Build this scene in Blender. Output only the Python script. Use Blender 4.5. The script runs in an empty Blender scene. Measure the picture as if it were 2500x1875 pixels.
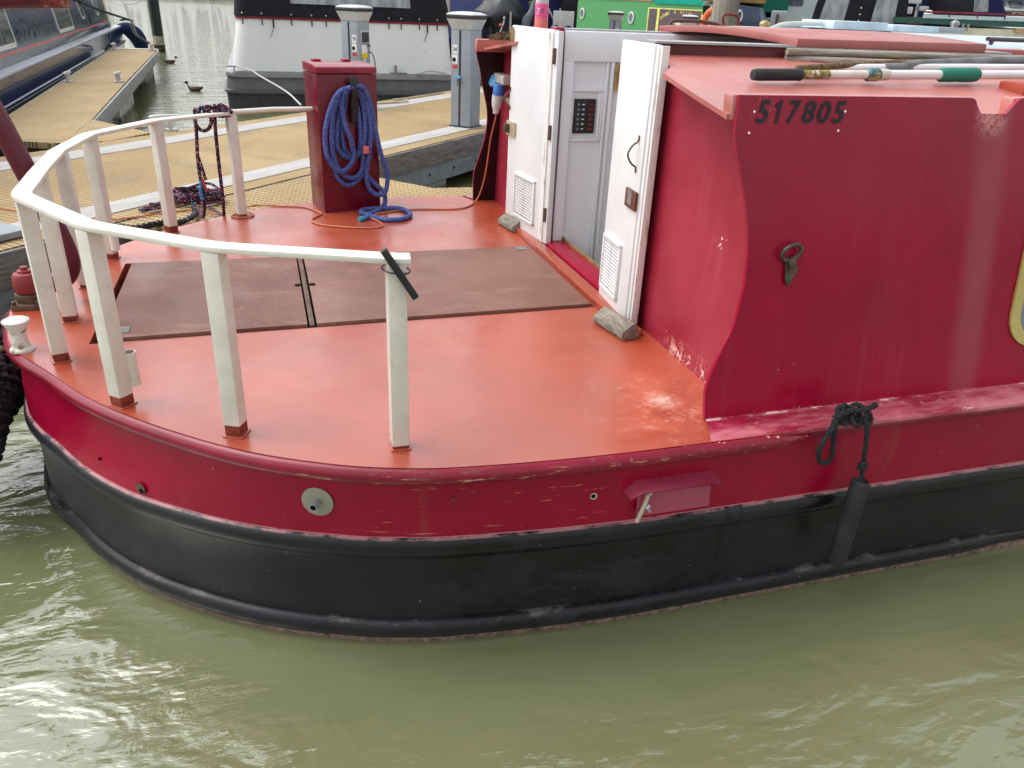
import bpy, bmesh, math, random
from mathutils import Vector, Matrix, noise as mnoise
from mathutils.geometry import tessellate_polygon
random.seed(7)
R = math.radians
scene = bpy.context.scene
COL = scene.collection

# ------------------------------------------------------------------ camera
cam_d = bpy.data.cameras.new("camera")
cam_d.sensor_width = 36.0
cam_d.lens = 27.52
cam_d.clip_start = 0.05
cam_d.clip_end = 2000
cam = bpy.data.objects.new("camera", cam_d)
COL.objects.link(cam)
Rm = ((0.95729126, -0.09020544, 0.27469333), (-0.28606425, -0.43339239, 0.85459832), (0.04196058, -0.89667944, -0.4406873))
cam.matrix_world = Matrix(((Rm[0][0], -Rm[0][1], -Rm[0][2], 0), (Rm[1][0], -Rm[1][1], -Rm[1][2], 0), (Rm[2][0], -Rm[2][1], -Rm[2][2], 1.6), (0, 0, 0, 1)))
scene.camera = cam
# ------------------------------------------------------------------ sky, sun, exposure
SUN_EL, SUN_AZ = R(58), math.atan2(-0.85, 0.40)      # bright side of the overcast sky: left, beyond the boat
w = bpy.data.worlds.new("World")
scene.world = w
w.use_nodes = True
nt = w.node_tree
nt.nodes.clear()
sky = nt.nodes.new("ShaderNodeTexSky")
sky.sky_type = 'NISHITA'
sky.sun_disc = False
sky.sun_elevation = SUN_EL
sky.sun_rotation = SUN_AZ
sky.air_density = 1.4
sky.dust_density = 3.0
hs = nt.nodes.new("ShaderNodeHueSaturation")
hs.inputs['Saturation'].default_value = 0.22
tc = nt.nodes.new("ShaderNodeTexCoord")
nz = nt.nodes.new("ShaderNodeTexNoise")
nz.inputs['Scale'].default_value = 1.7
nz.inputs['Detail'].default_value = 7
rp = nt.nodes.new("ShaderNodeMapRange")
rp.inputs['From Min'].default_value = 0.32
rp.inputs['From Max'].default_value = 0.7
rp.inputs['To Min'].default_value = 1.0
rp.inputs['To Max'].default_value = 1.5
mx = nt.nodes.new("ShaderNodeVectorMath")
mx.operation = 'SCALE'
bg = nt.nodes.new("ShaderNodeBackground")
bg.inputs['Strength'].default_value = 0.15
wo = nt.nodes.new("ShaderNodeOutputWorld")
L = nt.links.new
L(sky.outputs[0], hs.inputs['Color'])
L(tc.outputs['Generated'], nz.inputs['Vector'])
L(nz.outputs['Fac'], rp.inputs['Value'])
dt = nt.nodes.new("ShaderNodeVectorMath")
dt.operation = 'DOT_PRODUCT'
dt.inputs[1].default_value = (-0.35, 0.74, 0.57)
L(tc.outputs['Generated'], dt.inputs[0])
gr = nt.nodes.new("ShaderNodeMapRange")
gr.interpolation_type = 'SMOOTHSTEP'
gr.inputs['From Min'].default_value = -0.6
gr.inputs['From Max'].default_value = 0.95
gr.inputs['To Min'].default_value = 0.92
gr.inputs['To Max'].default_value = 1.30
L(dt.outputs['Value'], gr.inputs['Value'])
mm = nt.nodes.new("ShaderNodeMath")
mm.operation = 'MULTIPLY'
L(rp.outputs[0], mm.inputs[0])
L(gr.outputs[0], mm.inputs[1])
L(hs.outputs[0], mx.inputs[0])
L(mm.outputs[0], mx.inputs['Scale'])
L(mx.outputs[0], bg.inputs['Color'])
L(bg.outputs[0], wo.inputs['Surface'])
sd = bpy.data.lights.new("sun", 'SUN')
sd.energy = 0.5
sd.angle = R(38)
sd.color = (1.0, 0.97, 0.93)
so = bpy.data.objects.new("sun", sd)
COL.objects.link(so)
sv = Vector((math.sin(SUN_AZ) * math.cos(SUN_EL), math.cos(SUN_AZ) * math.cos(SUN_EL), math.sin(SUN_EL)))
so.rotation_euler = sv.to_track_quat('Z', 'Y').to_euler()
scene.view_settings.view_transform = 'Standard'
scene.view_settings.look = 'None'
scene.view_settings.exposure = 0.42
scene.view_settings.gamma = 1.0
scene.cycles.max_bounces = 8

# ------------------------------------------------------------------ materials
def srgb(r, g, b):
    f = lambda c: (c / 255 / 12.92) if c / 255 <= 0.04045 else ((c / 255 + 0.055) / 1.055) ** 2.4
    return (f(r), f(g), f(b))

class MatB:
    def __init__(s, name):
        s.m = bpy.data.materials.new(name)
        s.m.use_nodes = True
        s.nt = s.m.node_tree
        s.p = s.nt.nodes["Principled BSDF"]
        s.geo = s.n("ShaderNodeNewGeometry")
        s.pos = s.geo.outputs['Position']
    def n(s, t, **k):
        nd = s.nt.nodes.new(t)
        for a, b in k.items(): setattr(nd, a, b)
        return nd
    def l(s, a, b): s.nt.links.new(a, b)
    def inp(s, sock, v):
        if hasattr(v, 'is_linked') or hasattr(v, 'links'): s.l(v, sock)
        else:
            if isinstance(v, tuple) and len(v) == 3 and sock.type == 'RGBA': v = v + (1,)
            sock.default_value = v
    def mapped(s, scale=(1, 1, 1), rot=(0, 0, 0), loc=(0, 0, 0)):
        mp = s.n("ShaderNodeMapping")
        s.l(s.pos, mp.inputs['Vector'])
        mp.inputs['Scale'].default_value = scale
        mp.inputs['Rotation'].default_value = rot
        mp.inputs['Location'].default_value = loc
        return mp.outputs[0]
    def noise(s, scale, detail=5, rough=0.55, vec=None, dist=0.0):
        nd = s.n("ShaderNodeTexNoise")
        nd.inputs['Scale'].default_value = scale
        nd.inputs['Detail'].default_value = detail
        nd.inputs['Roughness'].default_value = rough
        nd.inputs['Distortion'].default_value = dist
        s.l(vec or s.pos, nd.inputs['Vector'])
        return nd.outputs['Fac']
    def ramp(s, v, a, b, c=0.0, d=1.0):
        nd = s.n("ShaderNodeMapRange")
        nd.interpolation_type = 'SMOOTHSTEP'
        s.inp(nd.inputs['Value'], v)
        nd.inputs['From Min'].default_value = a
        nd.inputs['From Max'].default_value = b
        nd.inputs['To Min'].default_value = c
        nd.inputs['To Max'].default_value = d
        return nd.outputs[0]
    def mul(s, a, b, op='MULTIPLY'):
        nd = s.n("ShaderNodeMath", operation=op)
        s.inp(nd.inputs[0], a)
        s.inp(nd.inputs[1], b)
        return nd.outputs[0]
    def mix(s, f, a, b):
        nd = s.n("ShaderNodeMix", data_type='RGBA')
        s.inp(nd.inputs[0], f)
        s.inp(nd.inputs[6], a)
        s.inp(nd.inputs[7], b)
        return nd.outputs[2]
    def near(s, c, r0, r1, scale=(1, 1, 1)):
        """1 inside radius r0 of c, 0 outside r1"""
        mp = s.mapped(scale, (0, 0, 0), tuple(-c[i] * scale[i] for i in range(3)))
        ln = s.n("ShaderNodeVectorMath", operation='LENGTH')
        s.l(mp, ln.inputs[0])
        return s.ramp(ln.outputs['Value'], r0, r1, 1, 0)
    def axis(s, i, a, b, c=0.0, d=1.0):
        x = s.n("ShaderNodeSeparateXYZ")
        s.l(s.pos, x.inputs[0])
        return s.ramp(x.outputs[i], a, b, c, d)
    def fin(s, col, rough=0.5, spec=0.5, metal=0.0, bump=None, bstr=0.2, bdist=0.01):
        s.inp(s.p.inputs['Base Color'], col)
        s.inp(s.p.inputs['Roughness'], rough)
        s.inp(s.p.inputs['Specular IOR Level'], spec)
        s.p.inputs['Metallic'].default_value = metal
        if bump is not None:
            b = s.n("ShaderNodeBump")
            b.inputs['Strength'].default_value = bstr
            b.inputs['Distance'].default_value = bdist
            s.l(bump, b.inputs['Height'])
            s.l(b.outputs[0], s.p.inputs['Normal'])
        return s.m

def sc(c, k): return tuple(min(1.0, x * k) for x in c)

def plain(name, col, rough=0.5, spec=0.5, metal=0.0, var=0.15, vs=5.0, stretch=(1, 1, 1), dirt=None, dscale=12, dthr=0.62, bump=0.0, bs=60):
    b = MatB(name)
    v = b.mapped(stretch)
    c = b.mix(b.ramp(b.noise(vs, 6, vec=v), 0.3, 0.7), sc(col, 1 - var), sc(col, 1 + var))
    if dirt:
        c = b.mix(b.ramp(b.noise(dscale, 8, 0.65, vec=v), dthr, dthr + 0.1), c, dirt)
    r = b.ramp(b.noise(vs * 2.3, 5), 0.3, 0.7, max(0.02, rough - 0.07), min(1, rough + 0.07)) if var > 0.05 else rough
    return b.fin(c, r, spec, metal, b.noise(bs, 4, vec=v) if bump else None, bump)

BURG = (0.30, 0.001, 0.0265)
PINK = (0.62, 0.25, 0.24)
def m_burgundy():
    b = MatB("burgundy_paint")
    c = b.mix(b.ramp(b.noise(2.5, 6), 0.3, 0.7), sc(BURG, 0.88), sc(BURG, 1.12))
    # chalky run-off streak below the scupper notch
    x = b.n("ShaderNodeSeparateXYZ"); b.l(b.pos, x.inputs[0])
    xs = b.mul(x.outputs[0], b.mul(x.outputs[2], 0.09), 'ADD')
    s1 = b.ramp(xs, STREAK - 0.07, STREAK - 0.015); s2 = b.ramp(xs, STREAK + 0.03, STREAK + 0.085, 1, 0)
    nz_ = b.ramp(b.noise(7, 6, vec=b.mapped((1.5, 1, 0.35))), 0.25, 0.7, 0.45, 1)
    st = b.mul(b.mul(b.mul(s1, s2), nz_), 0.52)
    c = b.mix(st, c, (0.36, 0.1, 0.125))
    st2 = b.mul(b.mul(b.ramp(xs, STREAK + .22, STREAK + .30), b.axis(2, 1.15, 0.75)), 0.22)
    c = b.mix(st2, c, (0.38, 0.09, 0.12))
    vs_ = b.ramp(b.noise(7, 6, 0.65, vec=b.mapped((2.2, 1, 0.12))), 0.52, 0.75)
    c = b.mix(b.mul(vs_, 0.14), c, (0.42, 0.1, 0.13))
    up_ = b.mul(b.axis(2, 0.95, 1.25), b.ramp(b.noise(1.6, 5), 0.3, 0.7, 0.12, 0.26))  # upper side greyed in colour for the sky it reflects
    c = b.mix(up_, c, (0.27, 0.07, 0.085))
    fine = b.noise(130, 8, 0.8)
    coarse = b.noise(19, 5, 0.65)
    med = b.noise(34, 7, 0.7)
    for cc, r0, r1, thr in (((1.852, 1.71, 1.376), 0.012, 0.075, 0.44), ((1.15, 1.72, 1.385), 0.0, 0.06, 0.57), ((1.88, 1.7, 1.2), 0.02, 0.2, 0.64), ((1.08, 1.71, 1.33), 0.0, 0.06, 0.62)):
        c = b.mix(b.mul(b.mul(b.near(cc, r0, r1), b.ramp(coarse, 0.42, 0.56)), b.ramp(fine, thr, thr + 0.05)), c, PINK)
    # chips along the deck line and on the bulkhead foot
    foot = b.axis(2, 0.606, 0.63, 1, 0)
    c = b.mix(b.mul(foot, b.ramp(med, 0.60, 0.66)), c, (0.6, 0.3, 0.27))
    c = b.mix(b.ramp(b.noise(48, 3, 0.5), 0.765, 0.785), c, sc(PINK, 0.8))
    return b.fin(c, b.ramp(b.noise(3.2, 6), 0.3, 0.7, 0.22, 0.34), 0.27, 0, b.noise(5, 4), 0.03, 0.02)
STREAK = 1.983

def m_bulkhead():
    b = MatB("bounce_lit_burgundy_paint")
    c = b.mix(b.ramp(b.noise(2.5, 7), 0.3, 0.7), (0.27, 0.012, 0.03), (0.36, 0.03, 0.06))  # base lightened in colour for deck bounce light; chips and streaks are wear
    c = b.mix(b.mul(b.ramp(b.noise(9, 7, 0.7, vec=b.mapped((1, 1.4, 0.25))), 0.55, 0.75), 0.35), c, (0.45, 0.09, 0.13))
    foot = b.mul(b.axis(2, 0.61, 0.675, 1, 0), b.axis(1, 2.12, 2.0))
    c = b.mix(b.mul(foot, b.ramp(b.noise(34, 7, 0.7), 0.52, 0.57)), c, (0.75, 0.5, 0.42))
    c = b.mix(b.mul(b.near((1.19, 1.86, 1.02), 0.0, 0.05), b.ramp(b.noise(60, 5, 0.6), 0.58, 0.62)), c, (0.75, 0.5, 0.5))
    c = b.mix(b.ramp(b.noise(48, 3, 0.5), 0.75, 0.77), c, (0.55, 0.2, 0.2))
    return b.fin(c, 0.36, 0.5, 0, b.noise(6, 5), 0.05, 0.01)

def deck_mat(name, base, worn=True, rough=0.36):
    b = MatB(name)
    c = b.mix(b.ramp(b.noise(1.8, 7, 0.6), 0.3, 0.72), sc(base, 0.84), sc(base, 1.14))
    c = b.mix(b.mul(b.ramp(b.noise(4.5, 8, 0.62, dist=0.3), 0.48, 0.78), 0.4), c, (base[0] * 1.25, base[1] * 1.9, base[2] * 2.1))
    # fine scuffs running along the boat
    c = b.mix(b.mul(b.ramp(b.noise(14, 8, 0.75, vec=b.mapped((0.35, 2.2, 1))), 0.60, 0.82), 0.4), c, (0.6, 0.23, 0.17))
    rg = b.ramp(b.noise(3.0, 7, 0.65), 0.3, 0.7, rough - 0.1, rough + 0.1)
    if worn:
        z = b.mul(b.near((1.02, 1.72, 0.6), 0.06, 0.42), b.ramp(b.noise(4.2, 7, 0.62, dist=0.35), 0.36, 0.66))
        c = b.mix(b.mul(z, 0.75), c, (0.52, 0.085, 0.03))
        z2 = b.mul(b.mul(b.near((1.0, 1.72, 0.6), 0.02, 0.3), b.ramp(b.noise(22, 9, 0.75, dist=0.2), 0.50, 0.72)), 0.75)
        c = b.mix(z2, c, (0.72, 0.4, 0.3))
        z3 = b.mul(b.near((1.012, 1.75, 0.6), 0.0, 0.07), b.ramp(b.noise(30, 6, 0.7), 0.35, 0.6))
        c = b.mix(b.mul(z3, 0.8), c, (0.75, 0.5, 0.4))
        rg = b.mul(rg, b.mul(z, 0.35), 'ADD')
    b.p.inputs['IOR'].default_value = 1.57
    return b.fin(c, rg, 1.0, 0, b.noise(21, 3, 0.5), 0.03, 0.004)

def m_hull_side():
    b = MatB("burgundy_hull_paint")
    c = b.mix(b.ramp(b.noise(3, 6), 0.3, 0.7), sc(BURG, 0.92), sc(BURG, 1.12))
    # worn lower edge
    low = b.axis(2, 0.360, 0.3645, 1, 0)
    c = b.mix(b.mul(low, b.ramp(b.noise(55, 8, 0.7, vec=b.mapped((0.4, 0.4, 1))), 0.36, 0.46)), c, (0.66, 0.26, 0.28))
    low2 = b.axis(2, 0.362, 0.42, 1, 0)
    c = b.mix(b.mul(low2, b.ramp(b.noise(60, 8, 0.72), 0.69, 0.72)), c, (0.5, 0.16, 0.15))
    # horizontal rub scratches amidships
    sx = b.mul(b.axis(0, 0.12, 0.3), b.axis(0, 1.0, 0.6))
    c = b.mix(b.mul(sx, b.ramp(b.noise(9, 6, 0.6, vec=b.mapped((0.9, 1, 17))), 0.64, 0.675)), c, (0.6, 0.32, 0.2))
    c = b.mix(b.mul(b.ramp(b.noise(6, 7, vec=b.mapped((3, 3, 0.35))), 0.6, 0.75), 0.35), c, (0.28, 0.06, 0.05))
    c = b.mix(b.ramp(b.noise(70, 3, 0.5), 0.75, 0.77), c, (0.55, 0.25, 0.22))
    return b.fin(c, b.ramp(b.noise(5, 5), 0.3, 0.7, 0.22, 0.36), 0.28, 0, b.noise(4, 3), 0.06, 0.03)

def m_rubbead():
    b = MatB("burgundy_rub_rail_paint")
    c = b.mix(b.ramp(b.noise(6, 6), 0.3, 0.7), sc(BURG, 0.6), sc(BURG, 0.85))
    mask = b.mul(b.axis(0, -0.3, 0.2), b.axis(2, 0.58, 0.592, 1, 0))
    c = b.mix(b.mul(mask, b.ramp(b.noise(13, 8, 0.7, vec=b.mapped((0.7, 0.7, 6))), 0.58, 0.63)), c, (0.62, 0.35, 0.22))
    c = b.mix(b.mul(b.near((0.3, 1.5, 0.566), 0.03, 0.22, (1, 1, 3)), b.ramp(b.noise(18, 7, 0.7, vec=b.mapped((0.6, 1, 5))), 0.54, 0.6)), c, (0.14, 0.09, 0.05))
    c = b.mix(b.mul(b.axis(0, 0.6, 1.1), b.ramp(b.noise(42, 8, 0.7), 0.6, 0.65)), c, (0.65, 0.38, 0.32))
    return b.fin(c, 0.33, 0.5, 0, b.noise(20, 4), 0.08, 0.005)

def m_gunwale():
    b = MatB("worn_gunwale_paint")
    c = b.mix(b.ramp(b.noise(6, 6), 0.3, 0.7), sc(BURG, 0.8), (0.30, 0.012, 0.045))
    sc_ = b.mul(b.ramp(b.noise(4.5, 8, 0.7, vec=b.mapped((0.6, 2.0, 1))), 0.4, 0.66), b.axis(2, 0.575, 0.6))
    c = b.mix(b.mul(sc_, 0.8), c, (0.60, 0.20, 0.24))
    ch = b.mul(b.mul(b.ramp(b.noise(38, 10, 0.8, vec=b.mapped((0.5, 1.4, 1))), 0.55, 0.62), b.ramp(b.noise(5, 5, 0.6, vec=b.mapped((0.7, 1, 1))), 0.46, 0.58)), b.axis(2, 0.592, 0.600))
    c = b.mix(b.mul(ch, 0.9), c, (0.70, 0.42, 0.38))
    edge = b.mul(b.axis(1, 1.598, 1.608), b.ramp(b.noise(26, 8, 0.75, vec=b.mapped((0.5, 1, 1))), 0.5, 0.58))
    c = b.mix(edge, c, (0.75, 0.5, 0.46))
    return b.fin(c, 0.42, 0.5, 0, b.noise(30, 6), 0.15, 0.004)

def m_hull_black():
    b = MatB("black_hull_blacking")
    c = b.mix(b.ramp(b.noise(2.2, 8, 0.62), 0.35, 0.68), (0.006, 0.0068, 0.0095), (0.0155, 0.017, 0.022))
    wet = b.mul(b.ramp(b.noise(4.2, 7, 0.6, vec=b.mapped((0.8, 1, 1.6))), 0.47, 0.54), b.axis(0, 0.1, 0.5))
    c = b.mix(b.mul(wet, 0.7), c, (0.0025, 0.003, 0.0025))
    c = b.mix(b.ramp(b.noise(60, 3, 0.5), 0.74, 0.76), c, (0.16, 0.16, 0.16))
    edge = b.mul(b.axis(2, 0.068, 0.076), b.axis(2, 0.09, 0.082))
    c = b.mix(b.mul(edge, b.ramp(b.noise(35, 8, 0.7, vec=b.mapped((0.25, 0.25, 1))), 0.52, 0.66)), c, (0.10, 0.085, 0.08))
    c = b.mix(b.mul(b.axis(2, 0.02, 0.028, 1, 0), b.ramp(b.noise(48, 8, 0.75), 0.3, 0.62)), c, (0.30, 0.19, 0.15))
    pk = b.mul(b.axis(2, 0.3525, 0.3565), b.ramp(b.noise(42, 8, 0.7, vec=b.mapped((0.3, 0.3, 1))), 0.38, 0.55))
    c = b.mix(pk, c, (0.4, 0.2, 0.2))
    r = b.mul(b.ramp(b.noise(3, 7), 0.3, 0.7, 0.36, 0.52), b.mul(wet, -0.2), 'ADD')
    sx_ = b.n("ShaderNodeSeparateXYZ"); b.l(b.pos, sx_.inputs[0])
    wob = b.mul(sx_.outputs[0], b.mul(b.noise(3.0, 4, vec=b.mapped((1, 1, 1.5))), 0.10), 'ADD')
    for x0_, w_, zb in ((1.19, .012, .12), (1.235, .007, .18)):
        dr_ = b.mul(b.mul(b.ramp(wob, x0_ - w_, x0_ - w_ * .4), b.ramp(wob, x0_ + w_ * .4, x0_ + w_, 1, 0)), b.axis(2, zb, zb + .05))
        c = b.mix(b.mul(dr_, 0.9), c, (0.004, 0.004, 0.003)); r = b.mul(r, b.mul(dr_, -0.25), 'ADD')
    return b.fin(c, r, 0.38, 0, b.noise(30, 6), 0.12, 0.004)

def m_white_rail():
    b = MatB("white_rail_paint")
    c = b.mix(b.ramp(b.noise(9, 7), 0.3, 0.7), (0.66, 0.625, 0.53), (0.78, 0.75, 0.665))
    c = b.mix(b.mul(b.ramp(b.noise(26, 8, 0.7), 0.56, 0.72), 0.45), c, (0.44, 0.42, 0.34))
    c = b.mix(b.ramp(b.noise(44, 6, 0.65), 0.685, 0.715), c, (0.14, 0.055, 0.02))
    rs = b.mul(b.ramp(b.noise(10, 6, 0.6, vec=b.mapped((1, 1, 0.3))), 0.64, 0.74), 0.7)
    c = b.mix(rs, c, (0.33, 0.14, 0.04))
    return b.fin(c, 0.42, 0.5, 0, b.noise(40, 6, 0.7), 0.14, 0.004)

def m_wood(name, a, bb, stretch, rough=0.8, scale=18):
    b = MatB(name)
    v = b.mapped(stretch)
    c = b.mix(b.ramp(b.noise(scale, 7, 0.65, vec=v), 0.3, 0.7), a, bb)
    c = b.mix(b.mul(b.ramp(b.noise(scale * 3, 6, 0.7, vec=v), 0.55, 0.7), 0.6), c, sc(a, 0.45))
    return b.fin(c, rough, 0.3, 0, b.noise(scale * 2, 5, vec=v), 0.4, 0.004)

def m_strip(ang):
    b = MatB("bleached_decking_wood")
    v0 = b.n("ShaderNodeMapping", vector_type='POINT')
    b.l(b.pos, v0.inputs['Vector'])
    v0.inputs['Rotation'].default_value = (0, 0, -ang)
    v = b.n("ShaderNodeMapping"); b.l(v0.outputs[0], v.inputs['Vector']); v.inputs['Scale'].default_value = (0.5, 14, 1)
    c = b.mix(b.ramp(b.noise(6, 7, 0.65, vec=v.outputs[0]), 0.3, 0.7), (0.34, 0.325, 0.30), (0.53, 0.52, 0.50))
    c = b.mix(b.ramp(b.noise(16, 6, 0.7, vec=v.outputs[0]), 0.62, 0.7), c, (0.2, 0.17, 0.13))
    return b.fin(c, 0.8, 0.3, 0, b.noise(10, 5, vec=v.outputs[0]), 0.35, 0.006)

def m_grating(name, ang, pitch=0.038):
    b = MatB(name)
    v0 = b.n("ShaderNodeMapping"); b.l(b.pos, v0.inputs['Vector'])
    v0.inputs['Rotation'].default_value = (0, 0, -ang)
    sep = b.n("ShaderNodeSeparateXYZ"); b.l(v0.outputs[0], sep.inputs[0])
    def cell(sock, p, a0, a1):
        m = b.mul(sock, 1.0 / p)
        fr = b.n("ShaderNodeMath", operation='PINGPONG'); b.l(m, fr.inputs[0]); fr.inputs[1].default_value = 0.5
        return b.ramp(fr.outputs[0], a0, a1)
    hx = cell(sep.outputs[0], pitch, 0.10, 0.24)
    hy = cell(sep.outputs[1], pitch * 0.62, 0.14, 0.26)
    hole = b.mul(hx, hy)
    big = b.ramp(b.noise(0.8, 6), 0.3, 0.7)
    c = b.mix(big, (0.43, 0.305, 0.14), (0.55, 0.415, 0.215))
    c = b.mix(b.mul(b.ramp(b.noise(2.6, 9, 0.72), 0.46, 0.68), 0.65), c, (0.31, 0.245, 0.16))
    c = b.mix(b.mul(hole, 0.85), c, (0.15, 0.08, 0.025))
    h = b.mul(hole, -1.0)
    return b.fin(c, 0.75, 0.35, 0, h, 0.6, 0.01)

def m_water():
    b = MatB("canal_water")
    c = b.mix(b.ramp(b.noise(0.7, 6, dist=0.6), 0.3, 0.72), (0.148, 0.160, 0.076), (0.176, 0.188, 0.096))
    c = b.mix(b.mul(b.ramp(b.noise(2.6, 7, 0.65, vec=b.mapped((0.6, 1.6, 1), (0, 0, R(-35)))), 0.55, 0.8), 0.3), c, (0.165, 0.165, 0.08))
    # ripples: long lazy swell + wavelets; choppier off the stern and far out
    swell = b.noise(1.0, 2, 0.5, vec=b.mapped((1, 1.4, 1), (0, 0, R(25))), dist=0.4)
    wav = b.noise(3.3, 3, 0.5, vec=b.mapped((0.7, 1.4, 1), (0, 0, R(32))), dist=0.9)
    fine = b.noise(15, 4, 0.55, vec=b.mapped((0.55, 1.4, 1), (0, 0, R(38))), dist=0.5)
    chop = b.axis(0, 0.45, -0.7)
    far = b.axis(1, 4.5, 11)
    near_ = b.axis(1, 1.50, 1.12)
    ch = b.mul(chop, far, 'MAXIMUM')
    ch = b.mul(ch, b.mul(near_, 0.55), 'MAXIMUM')
    vf = b.axis(1, 7, 16, 1.0, 0.06)
    farw = b.mul(b.noise(1.9, 3, 0.55, vec=b.mapped((0.45, 2.2, 1), (0, 0, R(8))), dist=0.3), b.axis(1, 7, 18, 0.0, 0.55))
    hf = b.mul(fine, b.mul(b.ramp(ch, 0, 1, 0.010, 0.10), b.axis(1, 7, 16, 1.0, 1.6)))
    hw2 = b.mul(wav, b.mul(vf, b.ramp(ch, 0, 1, 0.16, 0.50)))
    h = b.mul(b.mul(swell, b.mul(vf, b.ramp(ch, 0, 1, 0.7, 0.45))), b.mul(b.mul(hw2, farw, 'ADD'), hf, 'ADD'), 'ADD')
    m = b.fin(c, 0.015, 0.5, 0, h, 1.0, 0.06)
    b.p.inputs['IOR'].default_value = WATER_IOR
    return m
WATER_IOR = 2.1

def m_hose():
    b = MatB("blue_ribbed_hose")
    f = b.noise(210, 3, 0.6)
    c = b.mix(b.ramp(f, 0.38, 0.62), (0.014, 0.03, 0.17), (0.14, 0.20, 0.50))
    return b.fin(c, 0.7, 0.3, 0, f, 0.9, 0.006)

def m_trirope():
    b = MatB("navy_red_white_rope")
    v = b.mapped((1, 1, 1), (R(35), R(40), 0))
    f = b.noise(120, 2, 0.4, vec=v)
    c = b.mix(b.ramp(f, 0.58, 0.61), (0.012, 0.014, 0.035), (0.5, 0.08, 0.10))
    c = b.mix(b.ramp(b.noise(140, 2, 0.4, vec=v), 0.63, 0.66), c, (0.45, 0.5, 0.62))
    return b.fin(c, 0.85, 0.2, 0, f, 0.6, 0.004)

def m_board():
    b = MatB("brown_hatch_board_coating")
    c = b.mix(b.ramp(b.noise(3.5, 7), 0.3, 0.7), (0.145, 0.060, 0.044), (0.22, 0.105, 0.078))
    right = b.axis(0, 0.2, 1.0)
    c = b.mix(b.mul(right, 0.35), c, (0.27, 0.13, 0.09))
    c = b.mix(b.mul(b.ramp(b.noise(9, 8, 0.7, vec=b.mapped((0.35, 1.4, 1), (0, 0, R(8)))), 0.55, 0.72), 0.5), c, (0.36, 0.2, 0.15))
    spots = b.mul(b.near((0.2, 2.7, 0.6), 0.1, 0.55), b.ramp(b.noise(110, 5, 0.6), 0.63, 0.66))
    c = b.mix(spots, c, (0.5, 0.3, 0.2))
    c = b.mix(b.ramp(b.noise(85, 4, 0.6), 0.72, 0.74), c, (0.42, 0.27, 0.2))
    return b.fin(c, b.ramp(b.noise(6, 6), 0.3, 0.7, 0.42, 0.62), 0.4, 0, b.noise(150, 5, 0.7), 0.25, 0.003)

def m_doorpaint():
    b = MatB("white_door_paint")
    c = b.mix(b.ramp(b.noise(4, 7), 0.3, 0.7), (0.68, 0.70, 0.70), (0.76, 0.78, 0.78))
    c = b.mix(b.mul(b.ramp(b.noise(12, 8, 0.7, vec=b.mapped((1, 1, 0.35))), 0.58, 0.75), 0.3), c, (0.6, 0.6, 0.57))
    return b.fin(c, 0.38, 0.5, 0, b.noise(30, 5, vec=b.mapped((1, 1, 0.3))), 0.05, 0.004)

def m_dooredge():
    b = MatB("worn_door_edge_wood")
    f = b.noise(20, 8, 0.7, vec=b.mapped((2.5, 2.5, 0.4)))
    c = b.mix(b.ramp(f, 0.54, 0.64), (0.74, 0.73, 0.70), (0.40, 0.32, 0.25))
    return b.fin(c, 0.7, 0.3, 0, f, 0.4, 0.004)

def m_concrete(name, base=(0.33, 0.32, 0.29)):
    b = MatB(name)
    c = b.mix(b.ramp(b.noise(3, 7), 0.3, 0.7), sc(base, 0.8), sc(base, 1.15))
    al = b.mul(b.axis(2, 0.10, 0.03), b.ramp(b.noise(9, 6), 0.25, 0.6))
    c = b.mix(al, c, (0.045, 0.055, 0.02))
    return b.fin(c, 0.85, 0.3, 0, b.noise(40, 6), 0.3, 0.006)


# ------------------------------------------------------------------ mesh helpers
def V(p): return Vector(p)
def smooth_path(pts, k=6, closed=False):
    P = [Vector(p) for p in pts]
    n = len(P)
    out = []
    rng = range(n if closed else n - 1)
    for i in rng:
        a = P[(i - 1) % n] if (closed or i > 0) else P[0] * 2 - P[1]
        b_, c_ = P[i], P[(i + 1) % n]
        d = P[(i + 2) % n] if (closed or i + 2 < n) else P[-1] * 2 - P[-2]
        for j in range(k):
            t = j / k
            out.append(0.5 * ((2 * b_) + (c_ - a) * t + (2 * a - 5 * b_ + 4 * c_ - d) * t * t + (3 * b_ - a - 3 * c_ + d) * t ** 3))
    if not closed: out.append(P[-1])
    return out

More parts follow.
